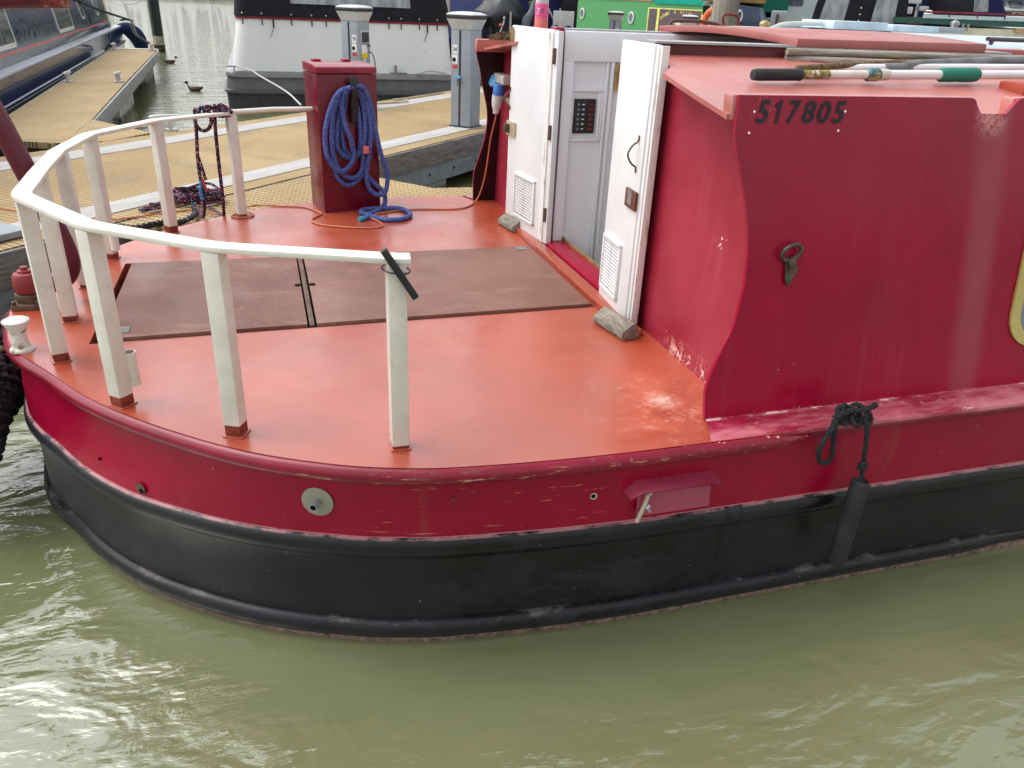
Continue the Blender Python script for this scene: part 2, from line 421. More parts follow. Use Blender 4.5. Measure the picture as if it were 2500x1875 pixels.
class MB:
    def __init__(s): s.v = []; s.f = []
    def add(s, vs, fs):
        o = len(s.v)
        s.v += [tuple(x) for x in vs]
        s.f += [tuple(i + o for i in f) for f in fs]
        return s
    def box(s, x0, x1, y0, y1, z0, z1):
        return s.add([(x0, y0, z0), (x1, y0, z0), (x1, y1, z0), (x0, y1, z0), (x0, y0, z1), (x1, y0, z1), (x1, y1, z1), (x0, y1, z1)],
                     [(0, 3, 2, 1), (4, 5, 6, 7), (0, 1, 5, 4), (1, 2, 6, 5), (2, 3, 7, 6), (3, 0, 4, 7)])
    def obox(s, c, ax, ay, az):
        """box with centre c and half-extent vectors"""
        c, ax, ay, az = V(c), V(ax), V(ay), V(az)
        vs = [c + ax * i + ay * j + az * k for k in (-1, 1) for i, j in ((-1, -1), (1, -1), (1, 1), (-1, 1))]
        return s.add(vs, [(0, 3, 2, 1), (4, 5, 6, 7), (0, 1, 5, 4), (1, 2, 6, 5), (2, 3, 7, 6), (3, 0, 4, 7)])
    def beam(s, a, b, w, h, up=(0, 0, 1)):
        a, b = V(a), V(b)
        d = (b - a)
        sd_ = d.cross(V(up)).normalized() * (w / 2)
        uu = sd_.cross(d).normalized() * (h / 2)
        return s.obox((a + b) / 2, d / 2, sd_, uu)
    def loft(s, rings, closed=True, cap=False):
        n = len(rings[0])
        o = len(s.v)
        for r in rings: s.v += [tuple(p) for p in r]
        for i in range(len(rings) - 1):
            for j in range(n if closed else n - 1):
                a = o + i * n + j; b_ = o + i * n + (j + 1) % n
                s.f.append((a, b_, b_ + n, a + n))
        if cap:
            s.f.append(tuple(o + j for j in range(n))[::-1])
            s.f.append(tuple(o + (len(rings) - 1) * n + j for j in range(n)))
        return s
    def tube(s, pts, r, n=8, closed=False, flat=1.0):
        P = [V(p) for p in pts]
        m = len(P)
        rr = r if isinstance(r, (list, tuple)) else [r] * m
        rings = []
        prev = None
        for i in range(m):
            if closed: t = P[(i + 1) % m] - P[i - 1]
            else: t = P[min(i + 1, m - 1)] - P[max(i - 1, 0)]
            if t.length < 1e-9: t = Vector((0, 0, 1))
            t.normalize()
            if prev is None:
                u = t.cross(Vector((0, 0, 1)))
                if u.length < 0.2: u = t.cross(Vector((0, 1, 0)))
            else: u = prev - t * prev.dot(t)
            u.normalize()
            prev = u
            v_ = t.cross(u)
            rings.append([P[i] + (u * math.cos(2 * math.pi * k / n) + v_ * math.sin(2 * math.pi * k / n) * flat) * rr[i] for k in range(n)])
        if closed: rings.append(rings[0])
        return s.loft(rings, True, not closed)
    def cyl(s, a, b, r, n=16, r2=None):
        return s.tube([a, b], [r, r if r2 is None else r2], n)
    def lathe(s, base, prof, n=20, M=None):
        base = V(base)
        rings = []
        for (r, z) in prof:
            ring = []
            for k in range(n):
                p = Vector((r * math.cos(2 * math.pi * k / n), r * math.sin(2 * math.pi * k / n), z))
                if M is not None: p = M @ p
                ring.append(base + p)
            rings.append(ring)
        return s.loft(rings, True, True)
    def extr(s, poly, vec):
        n = len(poly)
        P = [V(p) for p in poly]
        vec = V(vec)
        o = len(s.v)
        s.v += [tuple(p) for p in P] + [tuple(p + vec) for p in P]
        for j in range(n):
            s.f.append((o + j, o + (j + 1) % n, o + n + (j + 1) % n, o + n + j))
        tri = tessellate_polygon([P])
        for t in tri:
            s.f.append((o + t[0], o + t[1], o + t[2]))
            s.f.append((o + n + t[2], o + n + t[1], o + n + t[0]))
        return s
    def face(s, poly, holes=()):
        loops = [[V(p) for p in poly]] + [[V(p) for p in h] for h in holes]
        o = len(s.v)
        for l_ in loops: s.v += [tuple(p) for p in l_]
        for t in tessellate_polygon(loops): s.f.append(tuple(o + i for i in t))
        return s
    def ball(s, c, r, n=12, sc_=(1, 1, 1)):
        prof = [(max(1e-4, math.sin(math.pi * i / n)), -math.cos(math.pi * i / n)) for i in range(n + 1)]
        return s.lathe(c, [(a * r, b_ * r) for a, b_ in prof], n + 4, Matrix.Diagonal(sc_))
    def build(s, name, m, parent=None, bevel=0.0, seg=2, ang=38, loc=None):
        me = bpy.data.meshes.new(name)
        off = V(loc) if loc is not None else (wloc(parent) if parent else Vector((0, 0, 0)))
        me.from_pydata([tuple(V(p) - off) for p in s.v], [], s.f)
        bm = bmesh.new()
        bm.from_mesh(me)
        bmesh.ops.recalc_face_normals(bm, faces=bm.faces)
        if bevel > 0:
            es = [e for e in bm.edges if len(e.link_faces) == 2 and e.calc_face_angle(0) > R(30)]
            if es: bmesh.ops.bevel(bm, geom=es, offset=bevel, segments=seg, profile=0.6, affect='EDGES', clamp_overlap=True)
        for f in bm.faces: f.smooth = True
        bm.to_mesh(me)
        bm.free()
        me.set_sharp_from_angle(angle=R(ang))
        me.materials.append(m)
        o = bpy.data.objects.new(name, me)
        COL.objects.link(o)
        if parent: o.parent = parent
        elif loc is not None: o.location = loc
        return o

def wloc(o):
    p = Vector((0, 0, 0))
    while o: p += Vector(o.location); o = o.parent
    return p
def tag(o, label, cat, group=None, kind=None):
    if label: o['label'] = label
    if cat: o['category'] = cat
    if group: o['group'] = group
    if kind: o['kind'] = kind
    return o
def thing(name, loc, label, cat, group=None):
    o = bpy.data.objects.new(name, None)
    o.empty_display_size = 0.1
    COL.objects.link(o)
    o.location = loc
    return tag(o, label, cat, group)
def copy_tree(o, parent=None):
    c = o.copy()
    COL.objects.link(c)
    c.parent = parent
    for ch in [x for x in bpy.data.objects if x.parent == o]: copy_tree(ch, c)
    return c
def text(name, s_, org, ux, uy, width, height, m, parent, thick=0.001, shear=0.0, bold=0.0):
    """lettering on a surface: org = lower left corner, ux/uy = unit vectors on the surface"""
    cu = bpy.data.curves.new(name, 'FONT')
    cu.body = s_
    cu.shear = shear
    cu.offset = bold
    cu.resolution_u = 4
    tmp = bpy.data.objects.new(name + "_tmp", cu)
    COL.objects.link(tmp)
    bpy.context.view_layer.update()
    me = bpy.data.meshes.new_from_object(tmp)
    bpy.data.objects.remove(tmp)
    xs = [v.co.x for v in me.vertices]; ys = [v.co.y for v in me.vertices]
    x0, x1, y0, y1 = min(xs), max(xs), min(ys), max(ys)
    ux, uy = V(ux), V(uy)
    nn = ux.cross(uy).normalized()
    off = wloc(parent) if parent else Vector((0, 0, 0))
    for v in me.vertices:
        v.co = V(org) + ux * ((v.co.x - x0) / (x1 - x0) * width) + uy * ((v.co.y - y0) / (y1 - y0) * height) + nn * thick - off
    me.materials.clear()
    me.materials.append(m)
    o = bpy.data.objects.new(name, me)
    COL.objects.link(o)
    if parent: o.parent = parent
    return o
# ------------------------------------------------------------------ material instances
CY = 2.9
PD = Vector((0.68, 0.733, 0)).normalized()          # along the walkway
PN = Vector((-PD.y, PD.x, 0))                        # across it, away from the camera
PO = Vector((0.872, 6.331, 0))
PANG = math.atan2(PD.y, PD.x)
PZ = 0.45
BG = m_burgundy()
BHM = m_bulkhead()
DECK = deck_mat("red_oxide_deck_paint", (0.36, 0.060, 0.026), True, 0.31)
ROOF = deck_mat("red_oxide_roof_paint", (0.45, 0.125, 0.10), False, 0.38)
HATCH = deck_mat("red_oxide_hatch_paint", (0.34, 0.065, 0.05), False, 0.45)
HULLR, BEAD, GUN, HULLB, RAIL = m_hull_side(), m_rubbead(), m_gunwale(), m_hull_black(), m_white_rail()
BOARD, DOORP, DOORE = m_board(), m_doorpaint(), m_dooredge()
DARK = plain("dark_void", (0.006, 0.004, 0.004), 0.9, 0.1)
FOOT = plain("red_oxide_primer", (0.19, 0.03, 0.015), 0.5, 0.4, var=0.3, vs=30)
STEEL = plain("galvanised_steel", (0.42, 0.43, 0.44), 0.45, 0.5, 0.6, var=0.12, vs=14)
RUSTST = plain("rusty_brown_steel", (0.12, 0.075, 0.05), 0.6, 0.4, 0.2, var=0.3, vs=25, dirt=(0.25, 0.1, 0.04), dscale=30)
DULLP = plain("dull_pad", (0.20, 0.19, 0.18), 0.6, 0.3, var=.2, vs=40)
BRASS = plain("tarnished_brass", (0.42, 0.30, 0.12), 0.4, 0.5, 0.7, var=0.3, vs=30)
GOLD = plain("gold_window_frame", (0.56, 0.47, 0.16), 0.35, 0.5, 0.35, var=0.1)
BLACKP = plain("black_plastic", (0.012, 0.012, 0.013), 0.45, 0.5, var=0.3)
RUBBER = plain("black_rubber", (0.022, 0.024, 0.026), 0.65, 0.35, var=0.25, vs=14, dirt=(0.07, 0.07, 0.065), dscale=40, dthr=0.6)
ROPEB = plain("black_rope", (0.026, 0.028, 0.03), 0.8, 0.3, var=0.4, vs=150, bump=0.8, bs=260)
WHITEIN = plain("white_lining_board", (0.80, 0.81, 0.83), 0.4, 0.4, var=0.03, vs=2)
WHITE = plain("white_gelcoat", (0.82, 0.82, 0.80), 0.45, 0.45, var=0.03, vs=3, dirt=(0.68, 0.65, 0.58), dscale=5, dthr=0.66, stretch=(1, 1, 0.4))
WOODG = m_wood("weathered_grey_wood", (0.20, 0.18, 0.15), (0.42, 0.38, 0.32), (0.35, 3.5, 3.5))
CHOCK = m_wood("damp_brown_grey_wood", (0.13, 0.115, 0.09), (0.30, 0.265, 0.22), (6, 1.2, 6), scale=14)
WOODP = m_wood("weathered_pile_wood", (0.22, 0.19, 0.16), (0.42, 0.38, 0.33), (4, 4, 0.3), scale=4)
BEAM = m_wood("grey_fender_timber", (0.12, 0.11, 0.11), (0.26, 0.235, 0.22), (1.2, 1.2, 8), scale=6)
STRIP = m_strip(PANG)
GRATE = m_grating("yellow_grp_grating", PANG)
GRATEF = m_grating("yellow_grp_grating_of_finger", R(52), 0.05)
CONC = m_concrete("pontoon_concrete")
CHAN = plain("grey_steel_channel", (0.23, 0.26, 0.28), 0.55, 0.4, 0.3, var=0.15, vs=8)
PEDG = plain("pedestal_grey_paint", (0.30, 0.33, 0.37), 0.4, 0.5, 0.1, var=0.06)
PEDD = plain("pedestal_cap_grey", (0.52, 0.53, 0.53), 0.5, 0.4, var=0.08)
PEDBK = plain("pedestal_black_strip", (0.03, 0.034, 0.033), 0.5, 0.4)
LABW = plain("label_white", (0.8, 0.8, 0.8), 0.5, 0.3, var=0.02)
LABR = plain("label_red", (0.6, 0.06, 0.06), 0.5, 0.3)
LABY = plain("label_yellow", (0.75, 0.58, 0.03), 0.5, 0.3)
INK = plain("black_lettering", (0.018, 0.018, 0.024), 0.5, 0.3, var=0.1)
BLUEP = plain("blue_plug_plastic", (0.03, 0.14, 0.45), 0.4, 0.5)
BLUEL = plain("light_blue_plastic", (0.10, 0.38, 0.62), 0.4, 0.5)
CABLE = plain("orange_cable_sheath", (0.52, 0.16, 0.075), 0.55, 0.4)
PLUGW = plain("grey_white_plastic", (0.62, 0.60, 0.57), 0.5, 0.4)
HOSE, TRI = m_hose(), m_trirope()
NAVY = plain("navy_gloss_paint", (0.010, 0.022, 0.085), 0.12, 0.6, var=0.2)
NAVYG = plain("grey_gunwale_paint", (0.27, 0.29, 0.36), 0.25, 0.5, var=0.03)
NAVYC = plain("navy_canvas", (0.014, 0.016, 0.07), 0.8, 0.2, var=0.2, bump=0.2, bs=9)
BLACKC = plain("black_canvas", (0.011, 0.011, 0.016), 0.75, 0.3, var=0.25, bump=0.2, bs=8)
LAV = plain("lavender_blue_canvas", (0.14, 0.15, 0.36), 0.7, 0.3, var=0.1)
CREDL = plain("dark_red_trim", (0.20, 0.012, 0.03), 0.6, 0.3)
REDL = plain("red_coach_line", (0.55, 0.05, 0.06), 0.35, 0.5)
GREYH = plain("grey_hull_paint", (0.15, 0.15, 0.155), 0.45, 0.45, var=0.12, vs=4)
GREYD = plain("dark_grey_hull_paint", (0.045, 0.045, 0.05), 0.5, 0.4, var=0.2, stretch=(6, 6, 1))
VINYL = plain("clear_vinyl_window", (0.34, 0.36, 0.39), 0.12, 0.6, var=0.35, vs=4, stretch=(2, 2, 0.7), bump=0.4, bs=5)
GREEN = plain("green_boat_paint", (0.055, 0.27, 0.085), 0.25, 0.5, var=0.01)
TEAL = plain("teal_canvas", (0.0, 0.24, 0.17), 0.8, 0.2, var=0.12)
DGREEN = plain("dark_green_paint", (0.012, 0.085, 0.055), 0.3, 0.5)
CREAM = plain("cream_paint", (0.70, 0.62, 0.45), 0.35, 0.5)
PALEB = plain("pale_blue_roof_paint", (0.44, 0.54, 0.64), 0.4, 0.5, var=0.08, vs=2.5)
PALEG = plain("pale_grey_green_gelcoat", (0.55, 0.64, 0.62), 0.4, 0.5, var=0.06)
ORANGE = plain("orange_lifebuoy", (0.75, 0.16, 0.05), 0.5, 0.4)
SIGNB = plain("sign_brown", (0.085, 0.055, 0.065), 0.4, 0.4)
SIGNY = plain("sign_gold", (0.62, 0.45, 0.16), 0.45, 0.4)
SIGNL = plain("sign_yellow_line", (0.62, 0.60, 0.14), 0.45, 0.4)
GLASS = plain("dark_window_glass", (0.10, 0.11, 0.13), 0.06, 0.7, var=0.5, vs=6)
GLASSG = plain("grey_curtained_glass", (0.17, 0.18, 0.22), 0.08, 0.7, var=0.25, vs=9)
FRAMEA = plain("aluminium_frame", (0.62, 0.62, 0.60), 0.35, 0.5, 0.4, var=0.1)
FABW = plain("white_pole_paint", (0.74, 0.74, 0.75), 0.35, 0.5, var=0.06, vs=6)
GREENG = plain("green_rubber_grip", (0.012, 0.16, 0.11), 0.6, 0.4, var=0.15)
GREYPOLE = plain("dark_grey_pole", (0.15, 0.16, 0.165), 0.5, 0.4, var=0.3, vs=12)
BRUSHB = plain("brown_bristles", (0.16, 0.11, 0.06), 0.9, 0.2, var=0.5, vs=90)
WHITEROPE = plain("off_white_rope", (0.55, 0.54, 0.5), 0.85, 0.2, var=0.2, vs=80)
FEATH = plain("brown_duck_feathers", (0.10, 0.07, 0.05), 0.8, 0.2, var=0.5, vs=30)
FEATD = plain("dark_duck_head", (0.015, 0.03, 0.02), 0.5, 0.4)
BILL = plain("duck_bill", (0.4, 0.3, 0.06), 0.5, 0.4)
PINKL = plain("pink_bottle_label", (0.72, 0.10, 0.30), 0.35, 0.5, var=0.1, vs=20)
JUICE = plain("pink_soft_drink", (0.75, 0.20, 0.18), 0.1, 0.5, var=0.06)
FUSE = plain("grey_fuse_cap", (0.2, 0.2, 0.2), 0.4)
SWR = plain("dark_red_switch", (0.12, 0.006, 0.01), 0.3)
CLEAR = plain("clear_bottle_plastic", (0.55, 0.5, 0.52), 0.12, 0.6)

# ------------------------------------------------------------------ setting: water, far bank
m = MB()
N = 60
m.add([(-300, -60, 0), (400, -60, 0), (400, 122, 0), (-300, 122, 0)], [(0, 1, 2, 3)])
tag(m.build("canal_water", m_water()), "murky olive green marina water, rippled off the stern", "water", kind="structure")
bank = MB()
bank.add([(-300, 120, -0.4), (400, 120, -0.4), (400, 121, 0.35), (-300, 121, 0.35), (400, 300, 2), (-300, 300, 2)], [(0, 1, 2, 3), (3, 2, 4, 5)])
tag(bank.build("far_bank", plain("grass_bank", (0.04, 0.055, 0.02), 0.9, 0.1, var=0.4, vs=0.6)), "grassy bank closing the far side of the marina", "bank", kind="structure")
fw = MB()
for i in range(9000):
    x = random.uniform(-120, 160); g = mnoise.noise(Vector((x * 0.07, 3.1, 0))) ; top = 6.5 + 3.5 * g
    z = random.uniform(0.6, 1.0) ** 0.6 * random.uniform(0.05, 1) * top + 0.5
    y = 128 + random.uniform(-3, 5) + 2 * mnoise.noise(Vector((x * 0.2, z * 0.3, 1)))
    a = Vector((random.gauss(0, 1), random.gauss(0, 1), random.gauss(0, 1))).normalized() * random.uniform(0.25, 0.6)
    b_ = a.cross(Vector((random.gauss(0, 1), random.gauss(0, 1), random.gauss(0, 1)))).normalized() * random.uniform(0.25, 0.5)
    c_ = Vector((x, y, z))
    fw.add([c_ - a, c_ - b_, c_ + a, c_ + b_], [(0, 1, 2, 3)])
tag(fw.build("far_wood", plain("far_foliage", (0.028, 0.045, 0.014), 0.8, 0.2, var=0.6, vs=0.5)), "green trees and bushes along the far bank", "trees", kind="stuff")

# ------------------------------------------------------------------ the red boat
boat = thing("narrowboat", (1.0, CY, 0.0), "large red narrowboat with red oxide stern deck and white stern rail, nearest the camera", "boat")
HALF = [(-.862, 0.0), (-.853, .14), (-.803, .357), (-.735, .49), (-.65, .607), (-.528, .787), (-.37, .962), (-.14, 1.158), (.066, 1.275), (.232, 1.335), (.40, 1.366), (.726, 1.388), (1.2, 1.39), (2.4, 1.39), (5, 1.39), (8.6, 1.39), (9.8, 1.25), (10.9, .82), (11.5, .35), (11.7, 0.0)]
full = [(x, CY - w_, 0) for x, w_ in HALF] + [(x, CY + w_, 0) for x, w_ in reversed(HALF[1:-1])]
LOOP = smooth_path(full, 6, True)
nL = len(LOOP)
NRM = []
for i in range(nL):
    t = (LOOP[(i + 1) % nL] - LOOP[i - 1]).normalized()
    NRM.append(Vector((t.y, -t.x, 0)))
def fuller(x, z):
    # the hull is fuller than the deck at the stern quarters, a touch finer where the side straightens
    w_ = max(0.0, min(1.0, (.575 - z) / .2))
    K = [(-.87, .024), (-.75, .036), (-.6, .050), (-.42, .048), (-.26, .030), (-.1, .008), (.06, -.008), (.24, -.016), (.45, -.014), (.9, 0), (20, 0)]
    for (a, va), (b_, vb) in zip(K, K[1:]):
        if x <= b_: return w_ * (va + (vb - va) * max(0, (x - a)) / (b_ - a))
    return 0.0
def ring(off, z): return [Vector((LOOP[i].x + NRM[i].x * (off + fuller(LOOP[i].x, z)), LOOP[i].y + NRM[i].y * (off + fuller(LOOP[i].x, z)), z)) for i in range(nL)]
def half_y(x):
    for (a, wa), (b_, wb) in zip(HALF, HALF[1:]):
        if a <= x <= b_: return wa + (wb - wa) * (x - a) / (b_ - a)
    return 0
# deck plate with a recess for the hatch boards
out = [p for p in ring(0, 0.6) if p.x < 1.26]
k0 = [i for i in range(nL) if LOOP[i].x < 1.26]
# order: far side -> stern -> near side
far_part = sorted([p for p in out if p.y > CY], key=lambda p: -p.x)
near_part = sorted([p for p in out if p.y <= CY], key=lambda p: p.x)
dpoly = [Vector((1.26, CY + 1.39, .6))] + far_part + near_part + [Vector((1.26, CY - 1.39, .6))]
RH = [(-.570, 2.468, .6), (1.108, 2.492, .6), (1.102, 3.27, .6), (-.570, 3.286, .6)]
d = MB()
d.face(dpoly, [RH])
for i in range(4):
    a, b_ = V(RH[i]), V(RH[(i + 1) % 4])
    d.add([a, b_, b_ - Vector((0, 0, .07)), a - Vector((0, 0, .07))], [(0, 1, 2, 3)])
deck = d.build("deck", DECK, boat)
MB().box(-.56, 1.1, 2.48, 3.28, .515, .532).build("hatch_well", DARK, boat)
# raised lip before the doors
MB().beam((1.135, 2.2, .612), (1.135, 3.62, .612), .05, .022).build("deck_lip", DECK, boat, 0.006)
# hatch boards
for nm, (xa, xb) in (("hatch_board", (-.542, .082)), ("hatch_board", (.112, 1.096))):
    b = MB()
    f = lambda x, t: (x, (2.483 + .015 * (x + .543)) * (1 - t) + (3.262 - .006 * (x + .543)) * t, 0)
    q = [f(xa, 0), f(xb, 0), f(xb, 1), f(xa, 1)]
    b.extr([(x, y, .578) for x, y, z in q], (0, 0, .031))
    hb = b.build(nm, BOARD, boat, 0.003)
    hb['label'] = "worn brown hatch board nearest the stern rail" if xa < 0 else "larger worn brown hatch board nearest the doors"
    for px, py, in (((-.486, 2.545),) if xa < 0 else ((1.05, 3.222),)):
        MB().box(px - .022, px + .022, py - .025, py + .025, .6088, .611).build("corner_plate", DULLP, hb)
MB().beam((.0965, 2.488, .598), (.0965, 3.25, .598), .017, .018).build("hatch_bar", RUSTST, boat, 0.003)
for s_ in (-1, 1):
    MB().lathe((.097 + s_ * .026, 2.885, .6085), [(.011, 0), (.013, .001), (.012, .003), (.004, .003)], 14).build("lifting_ring", DARK, boat)
# rub rail bead, tapering out on the side deck
idx = [i for i in range(nL) if LOOP[i].x < 1.33]
beadp = sorted([p for p in ring(-.006, .576) if p.x < 1.33 and p.y > CY], key=lambda p: -p.x) + sorted([p for p in ring(-.006, .576) if p.x < 1.33 and p.y <= CY], key=lambda p: p.x)
beadp = [Vector((1.34, CY + 1.386, .576))] + beadp + [Vector((1.34, CY - 1.386, .576))]
nb = len(beadp)
MB().tube(beadp, [.004] + [.0235] * (nb - 2) + [.004], 12).build("rub_rail", BEAD, boat)
# hull bands
MB().loft([ring(-.012, .599), ring(-.022, .565), ring(-.026, .45), ring(-.034, .359)]).build("hull_side", HULLR, boat, ang=60)
MB().loft([ring(-.035, .358), ring(-.026, .354), ring(-.0205, .345), ring(-.0185, .332), ring(-.0205, .316), ring(-.028, .302), ring(-.036, .292), ring(-.041, .280), ring(-.042, .2), ring(-.048, -.5)]).build("hull_bottom", HULLB, boat, ang=60)
def band(prof, xend, name, m_):
    far_ = sorted([i for i in range(nL) if LOOP[i].x < xend and LOOP[i].y > CY], key=lambda i: -LOOP[i].x)
    near_ = sorted([i for i in range(nL) if LOOP[i].x < xend and LOOP[i].y <= CY], key=lambda i: LOOP[i].x)
    rings = []
    mid = sum(z for _, z in prof) / len(prof)
    seq = far_ + near_
    for k, i in enumerate(seq): rings.append([LOOP[i] + NRM[i] * (o_ + fuller(LOOP[i].x, z)) + Vector((0, 0, z)) for o_, z in prof])
    for end, sgn in ((0, 1), (-1, -1)):
        q = [p.copy() for p in rings[end]]
        for p, (o_, z) in zip(q, prof): p.x = xend + .10; p.y = CY + sgn * (1.39 + min(o_, -.042)); p.z = mid + (z - mid) * .3
        if end == 0: rings.insert(0, q)
        else: rings.append(q)
    return MB().loft(rings, False).build(name, m_, boat, ang=60)
band([(-.045, .080), (-.034, .078), (-.026, .071), (-.0225, .056), (-.0235, .040), (-.030, .027), (-.042, .0215), (-.048, .020)], 2.28, "rubbing_strake", HULLB)
# gunwales beside the cabin
for s_ in (-1, 1):
    g = MB()
    prof = [(1.362, .55), (1.384, .580), (1.3895, .592), (1.387, .6005), (1.376, .6045), (1.284, .606)]
    rings = []
    for x in (1.03, 1.07, 1.2, 2.0, 3, 5, 8.6):
        rings.append([Vector((x + (max(0, 1.39 - w_) * .40 if x < 1.05 else 0), CY + s_ * w_, z)) for w_, z in prof])
    g.loft(rings, False)
    g.build("gunwale", GUN, boat)
# cabin sides with tumblehome and S-shaped aft edge
LEAN = .13
def side(x, z, s_, off=0.0): return (x, CY + s_ * (1.286 - LEAN * (z - .6) + off), z)
S = [(1.07, .6), (1.064, .68), (1.075, .73), (1.1, .792), (1.128, .854), (1.14, .9), (1.149, .954), (1.151, 1.0), (1.15, 1.053), (1.14, 1.12), (1.123, 1.192), (1.104, 1.251), (1.088, 1.30), (1.081, 1.335), (1.082, 1.38), (1.085, 1.42)]
Ssm = [(p.x, p.y) for p in smooth_path([(a, b_, 0) for a, b_ in S], 3)]
TOP = [(1.775, 1.42), (1.787, 1.415), (1.796, 1.40), (1.812, 1.382), (1.896, 1.381), (1.914, 1.40), (1.93, 1.416), (1.94, 1.421), (8.6, 1.421), (8.6, .6)]
def rrect(x0, x1, z0, z1, r, n=6):
    P = []
    for cx, cz, a0 in ((x1 - r, z0 + r, -90), (x1 - r, z1 - r, 0), (x0 + r, z1 - r, 90), (x0 + r, z0 + r, 180)):
        for i in range(n + 1):
            a = R(a0 + 90 * i / n)
            P.append((cx + r * math.cos(a), cz + r * math.sin(a)))
    return P
WIN = [(2.062, 3.0), (3.9, 4.8), (6.0, 6.9)]
SF = [(1.068, .6), (1.064, .68), (1.063, .72), (1.067, .766), (1.095, .862), (1.113, .93), (1.119, .975), (1.121, 1.04), (1.113, 1.10), (1.097, 1.16), (1.08, 1.22), (1.064, 1.29), (1.048, 1.34), (1.044, 1.39), (1.044, 1.42)]
SFsm = [(p.x, p.y) for p in smooth_path([(a, b_, 0) for a, b_ in SF], 3)]
for s_ in (-1, 1):
    b = MB()
    poly = (Ssm if s_ < 0 else SFsm) + TOP
    holes = [rrect(a + .012, b_ - .012, .742, 1.188, .09) for a, b_ in WIN]
    for off in (0, -.011):
        b.face([side(x, z, s_, off) for x, z in poly], [[side(x, z, s_, off) for x, z in h] for h in holes])
    n_ = len(poly)
    o = len(b.v)
    for x, z in poly: b.v += [side(x, z, s_), side(x, z, s_, -.011)]
    for i in range(n_):
        j = (i + 1) % n_
        b.f.append((o + 2 * i, o + 2 * j, o + 2 * j + 1, o + 2 * i + 1))
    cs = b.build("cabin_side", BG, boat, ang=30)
    if s_ > 0:
        MB().face([side(x, z, s_, -.0125) for x, z in SFsm + [(1.19, 1.40), (1.19, .6)]]).build("panel_inner_sheet", plain("dark_maroon_sheet", (.022, .002, .004), .5, .3), boat)  # near-black maroon sheet over the inner face of the far cabin side
    for (a, b_) in WIN:
        fr = MB()
        o1 = [side(x, z, s_, .008) for x, z in rrect(a - .004, b_ + .004, .726, 1.204, .105)]
        i1 = [side(x, z, s_, .010) for x, z in rrect(a + .028, b_ - .028, .758, 1.172, .08)]
        ob = [side(x, z, s_, .001) for x, z in rrect(a - .004, b_ + .004, .726, 1.204, .105)]
        ib = [side(x, z, s_, -.012) for x, z in rrect(a + .028, b_ - .028, .758, 1.172, .08)]
        fr.loft([ob, o1, i1, ib])
        wf = fr.build("window", GOLD, boat)
        MB().face([side(x, z, s_, -.008) for x, z in rrect(a + .026, b_ - .026, .756, 1.174, .08)]).build("pane", GLASSG, wf)
# paint line: small screws around the number
for x, z in ((1.385, 1.385), (1.372, 1.34), (1.118, 1.335), (1.127, 1.383)):
    MB().ball(side(x, z, -1, .001), .0032, 6).build("rivet", LABW, boat)
# registration number
LU = Vector((0, LEAN, 1)).normalized()
for i_, ch_ in enumerate("517805"):
    if ch_ == '1':
        gx = 1.132 + .0432 * i_
        g1_ = [(.010, 0), (.0185, 0), (.0275, .053), (.0215, .053), (.017, .0475), (.0085, .0425), (.0072, .0345), (.0163, .0385)]
        MB().extr([side(gx + a, 1.357 + z, -1, .0022) for a, z in g1_], (0, .001, 0)).build("registration_digit", INK, boat)
    else: text("registration_digit", ch_, side(1.132 + .0432 * i_, 1.357, -1, .0), (1, 0, 0), LU, .0375, .053, INK, boat, .0022, .2, .022)
# parapets
RZ = lambda y: 1.377 + .13 * (min(abs(y - CY), 5) * -1 + 1.155)
for s_ in (-1, 1):
    for xa, xb in (((1.073, 1.79), (1.925, 8.6)) if s_ < 0 else ((1.034, 1.79), (1.925, 8.6))):
        b = MB()
        y0 = lambda z: CY + s_ * (1.286 - LEAN * (z - .6) - .012)
        y1 = lambda z: CY + s_ * (1.286 - LEAN * (z - .6) - .012 - .042)
        b.extr([(xa, y0(1.362), 1.362), (xa, y1(1.362), 1.362), (xa, y1(1.4195), 1.4195), (xa, y0(1.4195), 1.4195)], (xb - xa, 0, 0))
        b.build("roof_parapet", ROOF, boat, 0.005)
# roof: two cambered strips and the deck ahead of the slide
for s_ in (-1, 1):
    b = MB()
    ed = [(1.064, 1.168), (1.078, .97), (1.1, .74), (1.165, .66), (1.19, .48)]
    P = [Vector((x, CY + s_ * w_, RZ(CY + w_))) for x, w_ in ed] + [Vector((8.6, CY + s_ * .48, RZ(CY + .48))), Vector((8.6, CY + s_ * 1.168, RZ(CY + 1.168)))]
    b.extr(P, (0, 0, -.012))
    b.build("roof", ROOF, boat)
MB().box(1.70, 8.6, CY - .48, CY + .48, 1.44, RZ(CY + .48) + .001).build("roof_centre", ROOF, boat)
MB().extr([(8.6, CY - 1.27, .6), (8.6, CY - 1.18, 1.4), (8.6, CY, 1.5), (8.6, CY + 1.18, 1.4), (8.6, CY + 1.27, .6)], (-.01, 0, 0)).build("cabin_front", BG, boat)
MB().face([p for p in ring(-.01, .58) if p.x > 8.3]).build("fore_deck", ROOF, boat)
